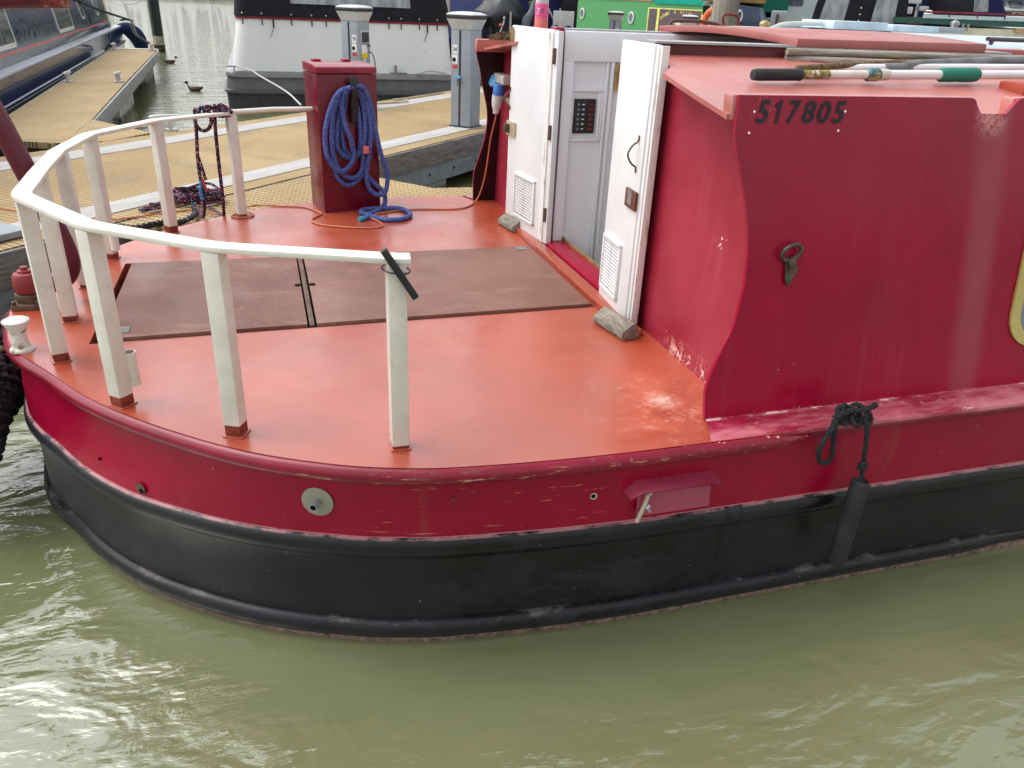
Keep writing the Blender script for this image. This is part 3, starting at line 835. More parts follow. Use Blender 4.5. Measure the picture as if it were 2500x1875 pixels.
# aft bulkhead round the doorway
BX = 1.19
for s_ in (-1, 1):
    b = MB()
    zt = lambda y: RZ(y) - .008
    ya, yt, yb = CY + s_ * 1.272, CY + s_ * 1.178, (2.555 if s_ < 0 else 3.335)
    P = [(BX, ya, .6), (BX, yb, .6), (BX, yb, min(1.49, zt(yb))), (BX, yt, zt(yt))]
    b.extr(P, (.008, 0, 0))
    b.build("bulkhead", BHM, boat)
MB().box(1.168, 1.262, 2.575, 3.30, .595, .628).build("door_sill", BG, boat, 0.004)
MB().beam((1.262, 2.56, .632), (1.262, 3.30, .632), .012, .012).build("sill_strip", BRASS, boat)
MB().box(1.165, 1.205, 3.268, 3.335, .6, 1.508).build("door_jamb", BG, boat, 0.006)
MB().box(1.165, 1.205, 2.525, 2.575, .6, 1.497).build("door_jamb", BG, boat, 0.006)
# hatch coamings, inner lining
MB().box(1.205, 2.6, 2.42, 2.452, 1.40, 1.4955).build("hatch_coaming", plain("dark_red_coaming_paint", (0.115, 0.016, 0.016), 0.45, 0.4), boat, 0.003)
MB().box(1.19, 2.6, 2.405, 2.50, 1.4965, 1.503).build("slide_runner", STEEL, boat)
MB().box(1.205, 2.6, 3.335, 3.36, 1.40, 1.497).build("hatch_coaming", HATCH, boat, 0.003)
MB().box(1.205, 2.6, 3.29, 3.37, 1.498, 1.503).build("slide_runner", STEEL, boat)
MB().box(1.206, 2.62, 3.28, 3.288, .3, 1.497).build("lining_wall", WHITEIN, boat)
MB().box(1.208, 2.60, 3.262, 3.2795, 1.382, 1.4945).build("lining_board", WHITEIN, boat, 0.002)
MB().box(1.206, 2.62, 2.51, 2.518, .3, 1.47).build("lining_wall", WHITEIN, boat)
MB().box(2.612, 2.62, 2.52, 3.278, .3, 1.5).build("lining_wall", WHITEIN, boat)
MB().box(1.27, 2.61, 2.52, 3.278, .28, .3).build("cabin_floor", plain("cabin_floor_board", (0.25, 0.17, 0.1), 0.5), boat)
fr = MB()
def strip(x0, x1, z0, z1, y=3.262): fr.box(x0, x1, y, 3.2795, z0, z1)
strip(1.208, 1.252, .3, 1.381, 3.258)
strip(1.254, 1.40, 1.264, 1.272, 3.268); strip(1.254, 1.40, 1.062, 1.07, 3.268)
strip(1.392, 1.40, 1.071, 1.263, 3.268); strip(1.254, 1.262, 1.071, 1.263, 3.268)
strip(1.376, 1.391, 1.071, 1.263, 3.272); strip(1.263, 1.269, 1.071, 1.263, 3.272)
strip(1.402, 1.412, .3, 1.381, 3.266); strip(1.424, 1.436, .3, 1.381, 3.262); strip(1.5, 1.512, .3, 1.381, 3.262)
fr.build("lining_moulding", WHITEIN, boat, 0.0015)
sp = MB().box(1.27, 1.367, 3.266, 3.2795, 1.094, 1.234).build("switch_panel", BLACKP, boat, 0.002)
for i in range(6):
    k_ = MB(); k2 = MB(); k3 = MB()
    z = 1.212 - i * .0198
    k_.lathe((1.288, 3.2655, z), [(.0055, 0), (.0055, .003), (.0035, .003)], 10, Matrix.Rotation(R(90), 3, 'X'))
    k2.box(1.332, 1.354, 3.2605, 3.2655, z - .006, z + .006)
    k3.box(1.305, 1.316, 3.2648, 3.2655, z - .002, z + .002)
    k_.build("fuse_cap", FUSE, sp); k2.build("rocker_switch", SWR, sp); k3.build("switch_legend", LABW, sp)
MB().box(1.437, 1.47, 3.258, 3.262, 1.27, 1.375).build("brass_bolt", BRASS, boat, 0.002)

# doors, folded back against the bulkhead
def make_door(H, F, label, louv, latch, handle, kind):
    H, F = V(H), V(F)
    u = (F - H); Ld = u.length; u.normalize()
    n_ = Vector((-1, 0, 0)); n_ = (n_ - u * n_.dot(u)).normalized()      # outward, towards the stern
    up = Vector((0, 0, 1))
    zb, zt = .618, 1.497
    P = lambda a, z, o=0.0: Vector((H.x, H.y, 0)) + u * a + n_ * o + up * z
    b = MB()
    b.obox(P(Ld / 2, (zb + zt) / 2, -.012), u * (Ld / 2), n_ * .012, up * ((zt - zb) / 2))
    dr = b.build("door", DOORP, boat, 0.003)
    dr['label'] = label
    # rebate strip and worn wooden edge on the camera side
    e = MB(); e2 = MB()
    if kind == 'L':
        e.obox(P(-.018, (zb + zt) / 2, -.016), u * .018, n_ * .012, up * ((zt - zb) / 2 - .004))
        e2.obox(P(.022, (zb + zt) / 2, .0012), u * .02, n_ * .001, up * ((zt - zb) / 2 - .012))
        e.build("door_rebate", DOORP, dr, 0.002); e2.build("worn_edge", DOORE, dr)
    else:
        e.obox(P(Ld + .011, (zb + zt) / 2, -.016), u * .0108, n_ * .011, up * ((zt - zb) / 2 - .004))
        e2.obox(P(Ld + .0285, (zb + zt) / 2, -.022), u * .0066, n_ * .012, up * ((zt - zb) / 2 - .001))
        e.build("door_rebate", DOORP, dr, 0.002); e2.build("worn_edge", DOORE, dr, 0.002)
    a0, a1, z0, z1 = louv
    lv = MB()
    for (c0, c1, d0, d1) in ((a0, a1, z0, z0 + .012), (a0, a1, z1 - .012, z1), (a0, a0 + .012, z0, z1), (a1 - .012, a1, z0, z1)):
        lv.obox(P((c0 + c1) / 2, (d0 + d1) / 2, .005), u * ((c1 - c0) / 2), n_ * .005, up * ((d1 - d0) / 2))
    vent = lv.build("vent", DOORP, dr, 0.001)
    sl = MB(); k = 14
    for i in range(k):
        z = z0 + .016 + (z1 - z0 - .032) * (i + .5) / k
        h = (z1 - z0) / k
        for (c0, c1) in ((a0 + .013, (a0 + a1) / 2 - .003), ((a0 + a1) / 2 + .003, a1 - .013)):
            sl.obox(P((c0 + c1) / 2, z, .0045), u * ((c1 - c0) / 2), n_ * .0022 - up * .0008, up * (h * .27) + n_ * .0012)
    sl.build("louvre_slats", DOORP, vent)
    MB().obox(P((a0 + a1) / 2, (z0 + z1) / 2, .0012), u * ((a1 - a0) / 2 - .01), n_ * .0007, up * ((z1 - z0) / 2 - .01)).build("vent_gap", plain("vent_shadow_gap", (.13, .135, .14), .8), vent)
    a0, a1, z0, z1 = latch
    lt = MB()
    lt.obox(P((a0 + a1) / 2, (z0 + z1) / 2, .005), u * ((a1 - a0) / 2), n_ * .005, up * ((z1 - z0) / 2))
    lk = lt.build("latch", plain("red_brown_latch_paint", (.13, .042, .035), .5, .4, var=.25, vs=40) if kind == 'R' else plain("ivory_brass_lock", (.5, .46, .3), .4, .5, .3), dr, 0.003)
    if kind == 'R': MB().obox(P(a0 + .045, (z0 + z1) / 2 + .005, .0105), u * .018, n_ * .001, up * .022).build("keeper_plate", DULLP, lk)
    else:
        MB().obox(P((a0 + a1) / 2 + .02, (z0 + z1) / 2, .02), u * .012, n_ * .012, up * .02).build("lock_knob", RUSTST, lk, 0.004)
    ha, hz0, hz1 = handle
    MB().tube(smooth_path([P(ha, hz0, .002), P(ha, hz0 + .018, .004), P(ha, hz0 + .03, .02), P(ha, (hz0 + hz1) / 2, .034), P(ha, hz1 - .03, .02), P(ha, hz1 - .018, .004), P(ha, hz1, .002)], 5), .0031, 8).build("handle", RUSTST, dr)
    return dr
dL = make_door((1.157, 3.262, 0), (1.11, 3.692, 0), "left white cabin door folded back, with lock at its outer edge", (.093, .325, .672, .872), (.34, .44, 1.025, 1.09), (.422, 1.136, 1.238), 'L')
MB().box(1.10, 1.107, 3.665, 3.685, 1.415, 1.49).build("brass_plate", BRASS, dL)
dR = make_door((1.154, 2.579, 0), (1.1335, 2.294, 0), "right white cabin door folded back, with bare wood edge", (.02, .197, .66, .86), (.192, .287, 1.0, 1.06), (.243, 1.115, 1.231), 'R')
for z in (.75, 1.10, 1.4):
    MB().cyl((1.158, 3.245, z - .03), (1.158, 3.245, z + .03), .008, 10).build("hinge", RUSTST, dL)

# sliding hatch
hx0, hx1, hy0, hy1 = 1.695, 2.475, 2.402, 3.42
b = MB()
ny = 10
rings = []
for t in range(ny + 1):
    y = hy0 + (hy1 - hy0) * t / ny
    z = 1.523 + .018 * (1 - ((y - CY) / .52) ** 2)
    rings.append([Vector((hx0, y, z - .026)), Vector((hx0, y, z)), Vector((hx1, y, z + .004)), Vector((hx1, y, z - .026))])
b.loft(rings, True, True)
hs_ = b.build("sliding_hatch", HATCH, boat, 0.004)
b = MB()
b.box(hx0 + .004, hx1, hy0 + .002, hy0 + .03, 1.4975, 1.4985)
MB().tube(smooth_path([(1.737, 2.95, 1.545), (1.73, 2.95, 1.572), (1.74, 2.95, 1.582), (1.78, 2.95, 1.582), (1.796, 2.95, 1.572), (1.803, 2.95, 1.545)], 4), .0055, 8).build("hatch_handle", plain("red_brown_handle", (.16, .035, .025), .5), hs_)
# hand rail on the far side of the roof, near-side rail ahead
MB().tube(smooth_path([(1.915, 3.75, 1.43), (1.917, 3.75, 1.515), (1.932, 3.75, 1.537), (2.0, 3.75, 1.542), (2.1, 3.75, 1.540), (2.20, 3.75, 1.52), (2.23, 3.75, 1.43)], 5), .0085, 10).build("grab_rail", plain("dark_brown_rail", (.10, .05, .045), .5), boat)
MB().box(2.55, 8.0, 2.62, 2.70, RZ(2.5) , RZ(2.5) + .03).build("roof_rail", HATCH, boat, .004)
# filler ring on the roof
fm = MB()
fm.tube([(1.452 + .034 * math.cos(a * R(15)), 2.535 + .05 * math.sin(a * R(15)), RZ(2.535) + .004) for a in range(24)], .0025, 6, True)
fm.ball((1.455, 2.54, RZ(2.54) + .002), .011, 6, (1, 1, .6))
for a in range(6): fm.ball((1.452 + .024 * math.cos(a), 2.54 + .036 * math.sin(a), RZ(2.54) + .002), .003, 5)
fm.build("filler_cap", plain("dark_red_fitting", (.13, .02, .018), .5), boat)
# red locker box on the roof, right
MB().box(2.20, 2.6, 1.955, 2.05, RZ(2.0) - .03, RZ(2.0) + .028).build("roof_box", plain("orange_red_box_paint", (.33, .05, .025), .5), boat, .006)

# stern rail: flat bar on square posts
RP = [(.278, 1.663), (.06, 1.712), (-.131, 1.808), (-.419, 2.03), (-.628, 2.36), (-.632, 2.9), (-.628, 3.43), (-.434, 3.735), (-.14, 3.985), (.10, 4.05), (.245, 4.09)]
posts = [(.252, 1.664, 0), (-.131, 1.81, 25), (-.419, 2.032, 42), (-.626, 2.362, 70), (-.655, 2.68, 85), (-.661, 3.02, 95), (-.628, 3.36, 110), (-.434, 3.73, 140), (-.138, 3.978, 158)]
rail_c = [(p[0], p[1]) for p in posts]
rail_c = [(.285, 1.660)] + rail_c[:4] + [(-.655, 2.69), (-.668, 3.02)] + rail_c[6:]
path = []
for p in rail_c: path.append(Vector((p[0], p[1], 1.078)))
path[4] = Vector((-.632, 2.36, 1.078))
rb = MB()
def flatbar(mb, P, w_, h):
    rings = []
    for i, p in enumerate(P):
        t0 = (P[i] - P[i - 1]).normalized() if i else (P[1] - P[0]).normalized()
        t1 = (P[i + 1] - P[i]).normalized() if i < len(P) - 1 else t0
        t = (t0 + t1).normalized()
        s_ = Vector((t.y, -t.x, 0)) * (w_ / 2) / max(.5, t.dot(t1))
        z = Vector((0, 0, h / 2))
        rings.append([p - s_ - z, p + s_ - z, p + s_ + z, p - s_ + z])
    mb.loft(rings, True, True)
def rnd(P, rad):
    o = [P[0]]
    for a, b_, c_ in zip(P, P[1:], P[2:]):
        d0 = (a - b_).normalized() * min(rad, (a - b_).length * .4); d1 = (c_ - b_).normalized() * min(rad, (c_ - b_).length * .4)
        for t in (0, .33, .66, 1): o.append((b_ + d0) * (1 - t) ** 2 + b_ * 2 * t * (1 - t) + (b_ + d1) * t * t)
    o.append(P[-1])
    return o
flatbar(rb, rnd(path, .035), .05, .013)
rail = rb.build("stern_rail", RAIL, boat, 0.003)
MB().tube([(-.155, 3.972, 1.081), (.05, 4.045, 1.086), (.255, 4.105, 1.082)], .0115, 10).build("rail_tube", RAIL, boat)
FH = [.010, .032, .030, .026, .022, .012, .024, .030, .012]
for pi_, (x, y, a) in enumerate(posts):
    fh = FH[pi_]
    ux = Vector((math.cos(R(a)), -math.sin(R(a)), 0)); uy = Vector((ux.y * -1, ux.x, 0)) if False else Vector((math.sin(R(a)), math.cos(R(a)), 0))
    hw_ = .0215
    pb = MB()
    pb.obox((x, y, .6 + fh + (1.0715 - .6 - fh) / 2), ux * hw_, uy * hw_, (0, 0, (1.0715 - .6 - fh) / 2))
    ps = pb.build("rail_post", RAIL, boat, 0.005)
    MB().obox((x, y, .6 + fh / 2 + .0005), ux * (hw_ - .001), uy * (hw_ - .001), (0, 0, fh / 2 + .0005)).build("bare_foot", FOOT, ps, 0.003)
    MB().obox((x, y, .602), ux * (hw_ + .004), uy * (hw_ + .004), (0, 0, .0022)).build("weld_bead", DECK, ps, 0.002)
for (x, y, z0, z1) in ((-.385, 2.047, .648, .742), (-.602, 3.328, .645, .742)):
    st = MB()
    st.tube([(x, y, z0), (x, y, z1)], .0165, 14)
    sk = st.build("flag_socket", RAIL, boat)
    MB().lathe((x, y, z1 - .0005), [(.013, 0), (.013, .0012), (.001, .0012)], 14).build("socket_bore", RUSTST, sk)
# bollards
def dolly(x, y):
    b = MB()
    b.lathe((x, y, .6), [(.034, 0), (.033, .006), (.025, .012), (.0215, .028), (.0205, .05), (.026, .072), (.036, .088), (.0365, .094), (.030, .098), (.001, .099)], 22)
    return b.build("mooring_dolly", plain("white_dolly_paint", (.64, .62, .57), .4, .5, var=.15, vs=14, dirt=(.24, .19, .12), dscale=26, dthr=.55), boat)
dolly(-.748, 2.462)
dolly(-.748, 3.34)
# rudder stock, swan neck and tiller
b = MB()
b.box(-.855, -.765, 2.80, 2.90, .6, .618)
b.lathe((-.805, 2.855, .618), [(.044, 0), (.044, .028), (.036, .030), (.03, .032), (.02, .034), (.02, .045), (.001, .045)], 20)
for sx, sy in ((-.846, 2.81), (-.774, 2.81), (-.846, 2.89)): b.cyl((sx, sy, .618), (sx, sy, .632), .008, 6)
b.build("rudder_bearing", RUSTST, boat, .002)
b = MB()
b.lathe((-.805, 2.855, .652), [(.015, -.01), (.015, 0), (.04, 0), (.042, .006), (.042, .05), (.036, .062), (.022, .066), (.022, .072), (.011, .073), (.011, .084), (.001, .085)], 20)
b.build("rudder_stock_cap", plain("faded_red_paint", (.27, .03, .03), .45), boat)
SW = plain("swan_neck_burgundy_paint", (.10, .004, .018), .4, .5, var=.1)
b = MB()
b.tube(smooth_path([(-.80, 2.87, .675), (-.72, 2.875, .672), (-.678, 2.88, .71), (-.674, 2.88, .78), (-.71, 2.88, .93), (-.775, 2.88, 1.17), (-.83, 2.88, 1.36), (-.84, 2.88, 1.46), (-.80, 2.88, 1.535), (-.70, 2.88, 1.545), (-.60, 2.88, 1.55)], 6), .034, 16)
b.build("tiller_swan_neck", SW, boat)
MB().cyl((-.605, 2.88, 1.55), (-.525, 2.88, 1.553), .0325, 16).build("tiller_end", plain("rusty_flaking_red_paint", (.22, .05, .04), .7, .3, var=.4, vs=40, dirt=(.42, .3, .26), dscale=45, dthr=.55), boat)

# locker with hose hook on the far quarter
U = Vector((.286, .063, 0)).normalized(); NF = Vector((U.y, -U.x, 0))
L0 = Vector((.258, 3.994, 0))
LP = lambda a, o, z: L0 + U * a + NF * o + Vector((0, 0, z))
b = MB()
b.extr([LP(0, 0, .6), LP(.294, 0, .6), LP(.294, -.22, .6), LP(0, -.22, .6)], (0, 0, .648))
lock = b.build("gas_locker", plain("burgundy_locker_paint", (.13, .002, .012), .3, .5, var=.1), boat, .004)
b = MB()
prof = [(0, -.222, 1.252), (0, .0015, 1.252), (0, .0015, 1.280), (0, -.06, 1.290), (0, -.222, 1.292)]
b.extr([LP(-.0015, o_, z) for _, o_, z in prof], U * .297)
b.build("locker_lid", plain("faded_burgundy_lid_paint", (.24, .012, .03), .3, .5, var=.15, dirt=(.5, .25, .25), dscale=25, dthr=.66), lock, .003)
for a in (.06, .21): MB().obox(LP(a, -.2, 1.296), U * .02, NF * .02, (0, 0, .006)).build("locker_hinge", BG, lock, .003)
b = MB()
b.cyl(LP(.163, 0, 1.217), LP(.163, .06, 1.222), .02, 16)
b.tube(smooth_path([LP(.165, .045, 1.215), LP(.165, .052, 1.17), LP(.165, .03, 1.09), LP(.165, .02, 1.03)], 4), [.018] * 12 + [.015], 10, flat=.5)
b.build("hose_hook", BLACKP, lock)
MB().lathe(LP(.163, .0602, 1.222), [(.012, 0), (.012, .001), (.0, .001)], 12, Matrix.Rotation(R(90), 3, 'X')).build("hook_bore", GREYD, lock)

# small hull fittings, placed on the skin
def skin(x, z, out_=0.0):
    near_ = sorted([i for i in range(nL) if LOOP[i].y < CY], key=lambda i: LOOP[i].x)
    for i, j in zip(near_, near_[1:]):
        if LOOP[i].x <= x <= LOOP[j].x:
            t = (x - LOOP[i].x) / (LOOP[j].x - LOOP[i].x)
            p = LOOP[i].lerp(LOOP[j], t); n_ = NRM[i].lerp(NRM[j], t).normalized()
    off = -.026 - (.45 - z) / .091 * .008 if z < .45 else -.026 + (z - .45) / .115 * .004
    return Vector((p.x, p.y, z)) + n_ * (off + fuller(p.x, z) + out_), n_
def disc(x, z, prof, name, m_, par=boat, tilt=0, flat=1):
    p, n_ = skin(x, z, .0015)
    q = n_.to_track_quat('Z', 'Y').to_matrix()
    return MB().lathe(p, prof, 24, q).build(name, m_, par)
ex = disc(.034, .468, [(.041, 0), (.041, .003), (.038, .004), (.012, .004)], "exhaust_flange", plain("zinc_flange", (.34, .33, .26), .45, .5, .4, var=.12))
disc(.034, .468, [(.0105, .005), (.0105, .03), (.008, .03), (.008, .012), (.001, .012)], "exhaust_pipe", STEEL, ex)
disc(.034, .468, [(.0078, .013), (.0078, .0285), (.001, .0285)], "pipe_bore", DARK, ex)
disc(-.392, .385, [(.017, -.001), (.017, .0012), (.001, .0014)], "skin_fitting", RUSTST)
disc(-.390, .380, [(.0075, .001), (.0075, .0022), (.001, .0022)], "skin_fitting_bore", DARK)
disc(-.505, .418, [(.005, -.001), (.005, .0015), (.001, .0016)], "drain_hole", DARK)
disc(.729, .460, [(.0095, -.001), (.0095, .0013), (.001, .0014)], "vent_hole", plain("bare_ring", (.55, .5, .42), .6))
disc(.7275, .461, [(.006, .001), (.006, .0022), (.001, .0022)], "vent_hole_bore", DARK)
disc(.362, .488, [(.005, -.001), (.005, .003), (.001, .004)], "stud", RUSTST)
# hooded side vent
b = MB()
yv = CY - 1.39 + .019
for dx0, dx1 in ((.0, .0),):
    t0, t1 = .812, 1.088
    P = [(p_[0] * 1.0065, p_[1], p_[2] - .010) for p_ in [(.838, yv + .01, .508), (1.056, yv + .01, .508), (1.09, yv + .01, .474), (1.078, yv - .026, .470), (1.05, yv - .03, .486), (.845, yv - .03, .486), (.815, yv - .026, .470), (.806, yv + .01, .474)]]
    b.add(P, [(0, 1, 4, 5), (1, 2, 3, 4), (0, 5, 6, 7)])
    b.add([(p[0], p[1] + .0006, p[2] - .003) for p in P], [(0, 1, 4, 5), (1, 2, 3, 4), (0, 5, 6, 7)])
hv = b.build("vent_hood", plain("sky_lit_burgundy_hood", (.30, .025, .06), .32, .5, var=.15, dirt=(.6, .42, .4), dscale=30, dthr=.66), boat)  # lighter burgundy stands for skylight on the hood's upward face
MB().obox((.961, yv + .004, .428), (.108, 0, 0), (0, .0035, 0), (0, .006, .042)).build("vent_plate", plain("faded_burgundy_plate", (.36, .06, .10), .35, .5), boat, .002)
MB().tube([(.874, yv - .016, .472), (.868, yv - .014, .43), (.851, yv - .012, .375)], .006, 10).build("drain_pipe", plain("ivory_pipe", (.5, .42, .33), .5), boat)
b = MB()
b.tube([(.878, yv - .021, .43), (.872, yv - .022, .422), (.880, yv - .021, .41)], .005, 8); b.ball((.874, yv - .02, .468), .008, 8)
b.build("pipe_clip", STEEL, boat)
# over-centre latch on the cabin side
def sd(x, z, o=0.0): return Vector(side(x, z, -1, o))
b = MB()
b.tube(smooth_path([sd(1.27 + .027 * math.cos(a) + .006 * math.sin(a), 1.047 + .021 * math.sin(a), .014 + .004 * math.sin(a)) for a in [i * R(30) for i in range(12)]], 3, True), .0058, 8, True)
b.extr([sd(1.259, 1.033, .003), sd(1.29, 1.033, .003), sd(1.293, .995, .003), sd(1.284, .972, .003), sd(1.273, .957, .003), sd(1.264, .975, .003)], Vector((0, -.007, -.001)))
b.beam(sd(1.272, 1.03, .012), sd(1.275, 1.008, .014), .018, .012, (0, -1, 0))
b.build("toggle_latch", plain("dark_bronze", (.10, .085, .065), .4, .5, .6, var=.3, vs=40), boat, .002)
b = MB(); b.obox(sd(1.282, 1.0, .012), (.012, 0, 0), (0, .003, 0), (0, 0, .009)); b.build("latch_buckle", RUSTST, boat, .002)
# shore-power inlet on the bulkhead (far side of the doors)
b = MB()
b.obox((1.165, 4.01, 1.243), (.025, 0, 0), (0, .095, 0), (0, 0, .022))
ib = b.build("power_inlet", plain("grubby_ivory_plastic", (.5, .46, .4), .5), boat, .006)
MB().lathe((1.135, 4.072, 1.228), [(.002, -.006), (.03, -.006), (.033, 0), (.028, .007), (.002, .009)], 18, Matrix.Rotation(R(-68), 3, 'Y') @ Matrix.Rotation(R(20), 3, 'X')).build("inlet_flap", BLUEL, ib)
MB().box(1.155, 1.185, 3.80, 3.95, 1.14, 1.165).build("cable_clip", plain("rusty_clip", (.3, .2, .15), .6), boat, .004)

# ------------------------------------------------------------------ things on and around the boat
# blue hose hung on the locker
hose = thing("garden_hose", tuple(LP(.16, .04, .62)), "blue expanding hose looped over the hook of the burgundy locker", "hose")
HL = [[(.143, 1.189), (.087, 1.165), (.043, 1.091), (.012, .979), (.016, .875), (.06, .807), (.109, .811), (.147, .862), (.137, .948), (.113, 1.014), (.101, 1.115), (.122, 1.177)],
 [(.136, 1.186), (.085, 1.115), (.059, 1.028), (.051, .887), (.087, .792), (.149, .761), (.194, .799), (.205, .893), (.218, 1.023), (.208, 1.126), (.169, 1.186)],
 [(.150, 1.192), (.203, 1.163), (.234, 1.087), (.245, .99), (.233, .891), (.214, .771), (.233, .694), (.284, .669), (.314, .695), (.324, .778), (.297, .855), (.272, .956), (.255, 1.074), (.217, 1.176), (.17, 1.197)],
 [(.142, 1.186), (.112, 1.115), (.086, 1.027), (.074, .931), (.092, .885), (.139, .856), (.183, .88), (.194, .959), (.191, 1.056), (.174, 1.139), (.156, 1.188)],
 [(.140, 1.183), (.124, 1.09), (.107, 1.027), (.108, .923), (.14, .863)],
 [(.056, .867), (.065, .78), (.105, .73), (.155, .734), (.2, .772), (.224, .825), (.236, .957), (.227, 1.087), (.189, 1.163), (.16, 1.19)]]
hb = MB()
for k, h in enumerate(HL):
    off = (.047, .024, .034, .020, .012, .015)[k]
    hb.tube(smooth_path([LP(a, off + .004 * math.sin(i * 1.7 + k) + (.03 if z > 1.17 else 0) * (.5 if off > .03 else .8), z + .008) for i, (a, z) in enumerate(h)], 6), .0118, 9)
tail = [LP(.214, .02, .78), LP(.263, .03, .73), LP(.299, .035, .69), LP(.309, .03, .645), LP(.285, .045, .616)]
hb.tube(smooth_path(tail + [Vector(p) for p in [(.468, 3.90, .612), (.432, 3.935, .612), (.452, 3.99, .612), (.559, 4.012, .612), (.64, 3.985, .612), (.668, 3.87, .612), (.613, 3.785, .612), (.525, 3.782, .612), (.468, 3.84, .616), (.43, 3.82, .612)]], 6), .0118, 9)
hb.build("hose_tube", HOSE, hose)
MB().cyl(LP(.209, .05, .89), LP(.21, .05, .925), .0165, 12).build("coupling", plain("coral_coupling", (.72, .16, .17), .5), hose, .003)
MB().cyl((.432, 3.822, .612), (.405, 3.80, .612), .0125, 12).build("hose_end", plain("teal_connector", (.01, .26, .36), .5), hose, .002)

# orange mains cable with its blue plug
cab = thing("power_cable", (1.10, 4.15, .6), "thin orange power cable trailing across the stern deck from a blue plug", "cable")
pts = [(1.122, 3.955, 1.09), (1.12, 3.965, 1.05), (1.115, 4.02, .95), (1.108, 4.06, .80), (1.095, 4.10, .68), (1.06, 4.10, .612), (.95, 3.985, .605), (.7, 3.995, .605), (.56, 3.95, .605), (.475, 3.905, .606), (.45, 3.87, .612), (.50, 3.76, .605), (.50, 3.69, .605), (.44, 3.665, .605), (.32, 3.697, .605), (.21, 3.765, .605), (.185, 3.855, .605), (.235, 3.95, .605), (.225, 4.0, .605), (.17, 4.10, .605), (.08, 4.135, .605), (-.09, 4.16, .606), (-.16, 4.02, .605), (-.185, 3.97, .605), (-.155, 3.93, .605), (-.10, 3.94, .605), (-.085, 4.0, .605), (-.14, 4.04, .608), (-.16, 4.12, .6), (-.2, 4.35, .5), (-.4, 4.72, .457), (-.62, 4.64, .457), (-.9, 4.55, .457), (-1.2, 4.72, .457), (-1.45, 4.90, .457), (-1.9, 5.1, .457)]
MB().tube(smooth_path(pts, 6), .0042, 7).build("sheath", CABLE, cab)
M_ = Matrix.Rotation(R(6), 3, 'Y')
pl_ = MB().lathe((1.132, 3.945, 1.222), [(.026, 0), (.028, -.004), (.028, -.045), (.031, -.047), (.031, -.05), (.001, -.05)], 18, M_).build("plug", BLUEP, cab)
MB().lathe((1.127, 3.948, 1.172), [(.029, 0), (.028, -.03), (.024, -.055), (.017, -.07), (.014, -.088), (.001, -.09)], 16, M_).build("plug_grip", PLUGW, pl_)

# tri-coloured mooring rope knotted on the rail
rope = thing("mooring_rope", (-.226, 3.97, 1.08), "navy, red and white mooring rope knotted on the stern rail and heaped on the pontoon", "rope")
b = MB()
RO = .0082
y_ = 3.935
b.tube(smooth_path([(-.285, y_, 1.098), (-.29, y_ - .01, 1.056), (-.286, y_ - .01, 1.028), (-.264, y_ - .01, 1.008), (-.238, y_ - .01, 1.016), (-.222, y_ - .01, 1.051), (-.23, y_, 1.1)], 6), RO, 8)
b.tube(smooth_path([(-.285, 3.975, 1.092), (-.288, 3.94, 1.09), (-.292, 3.94, 1.0), (-.30, 3.945, .904), (-.303, 3.95, .82), (-.30, 3.96, .76), (-.30, 3.99, .68), (-.33, 4.2, .55), (-.38, 4.6, .48), (-.42, 4.85, .47)], 6), RO, 8)
b.tube(smooth_path([(-.299, 3.945, .89), (-.288, 3.935, .84), (-.278, 3.94, .785)], 4), RO * .9, 8)
b.tube(smooth_path([(-.203, 3.945, 1.095), (-.21, 3.945, 1.004), (-.213, 3.95, .844), (-.214, 3.96, .70), (-.222, 4.03, .60), (-.24, 4.25, .53), (-.29, 4.6, .475), (-.42, 4.9, .475)], 6), RO, 8)
for k, xx in enumerate((-.262, -.243, -.222, -.19, -.172, -.155)):
    c_ = Vector((xx, 4.03 - .045 * 0 + (xx + .138) * -.43 - .05 + .0, 1.078))
    c_ = Vector((xx, 3.978 - (xx + .138) * .35 * (1 if xx < -.138 else -1) - .0, 1.079))
    tilt = .012 * (1 if k % 2 else -1)
    b.tube([c_ + Vector((tilt * math.cos(a), -.033 * math.cos(a), .017 * math.sin(a))) for a in [i * R(30) for i in range(12)]], RO * 1.1, 7, True)
for k in range(3):
    b.tube(smooth_path([(-.255 + .03 * k, 3.975, 1.098), (-.235 + .03 * k, 3.955, 1.108 + .004 * k), (-.21 + .03 * k, 3.965, 1.10), (-.19 + .03 * k, 3.945, 1.085)], 4), RO, 7)
rr = random.Random(3)
pp = []
for i in range(70):
    a = i * 1.05
    q = .15 * (1 - .25 * rr.random())
    pp.append((-.42 + q * math.cos(a) * 1.1 + .02 * rr.uniform(-1, 1), 4.92 + q * .72 * math.sin(a), .465 + .085 * (i / 70) * (1 - .5 * rr.random())))
b.tube(smooth_path(pp, 4), RO, 7)
b.tube(smooth_path([(-.50, 4.9, .47), (-.6, 4.84, .465), (-.7, 4.72, .465), (-.62, 4.74, .465), (-.55, 4.83, .465), (-.66, 4.86, .465)], 5), RO, 7)
b.build("rope_line", TRI, rope)
MB().tube(smooth_path([(-.303, 3.955, .80), (-.302, 3.955, .77), (-.308, 3.955, .73), (-.304, 3.96, .69)], 4), [.0085 * (1 - .02 * i) for i in range(13)], 8).build("blue_whipping", plain("blue_whipping_twine", (.04, .22, .5), .8), rope)
MB().tube(smooth_path([(-.297, 3.95, .79), (-.289, 3.95, .765), (-.283, 3.95, .735)], 4), .0065, 8).build("red_whipping", plain("red_whipping_twine", (.5, .04, .04), .8), rope)
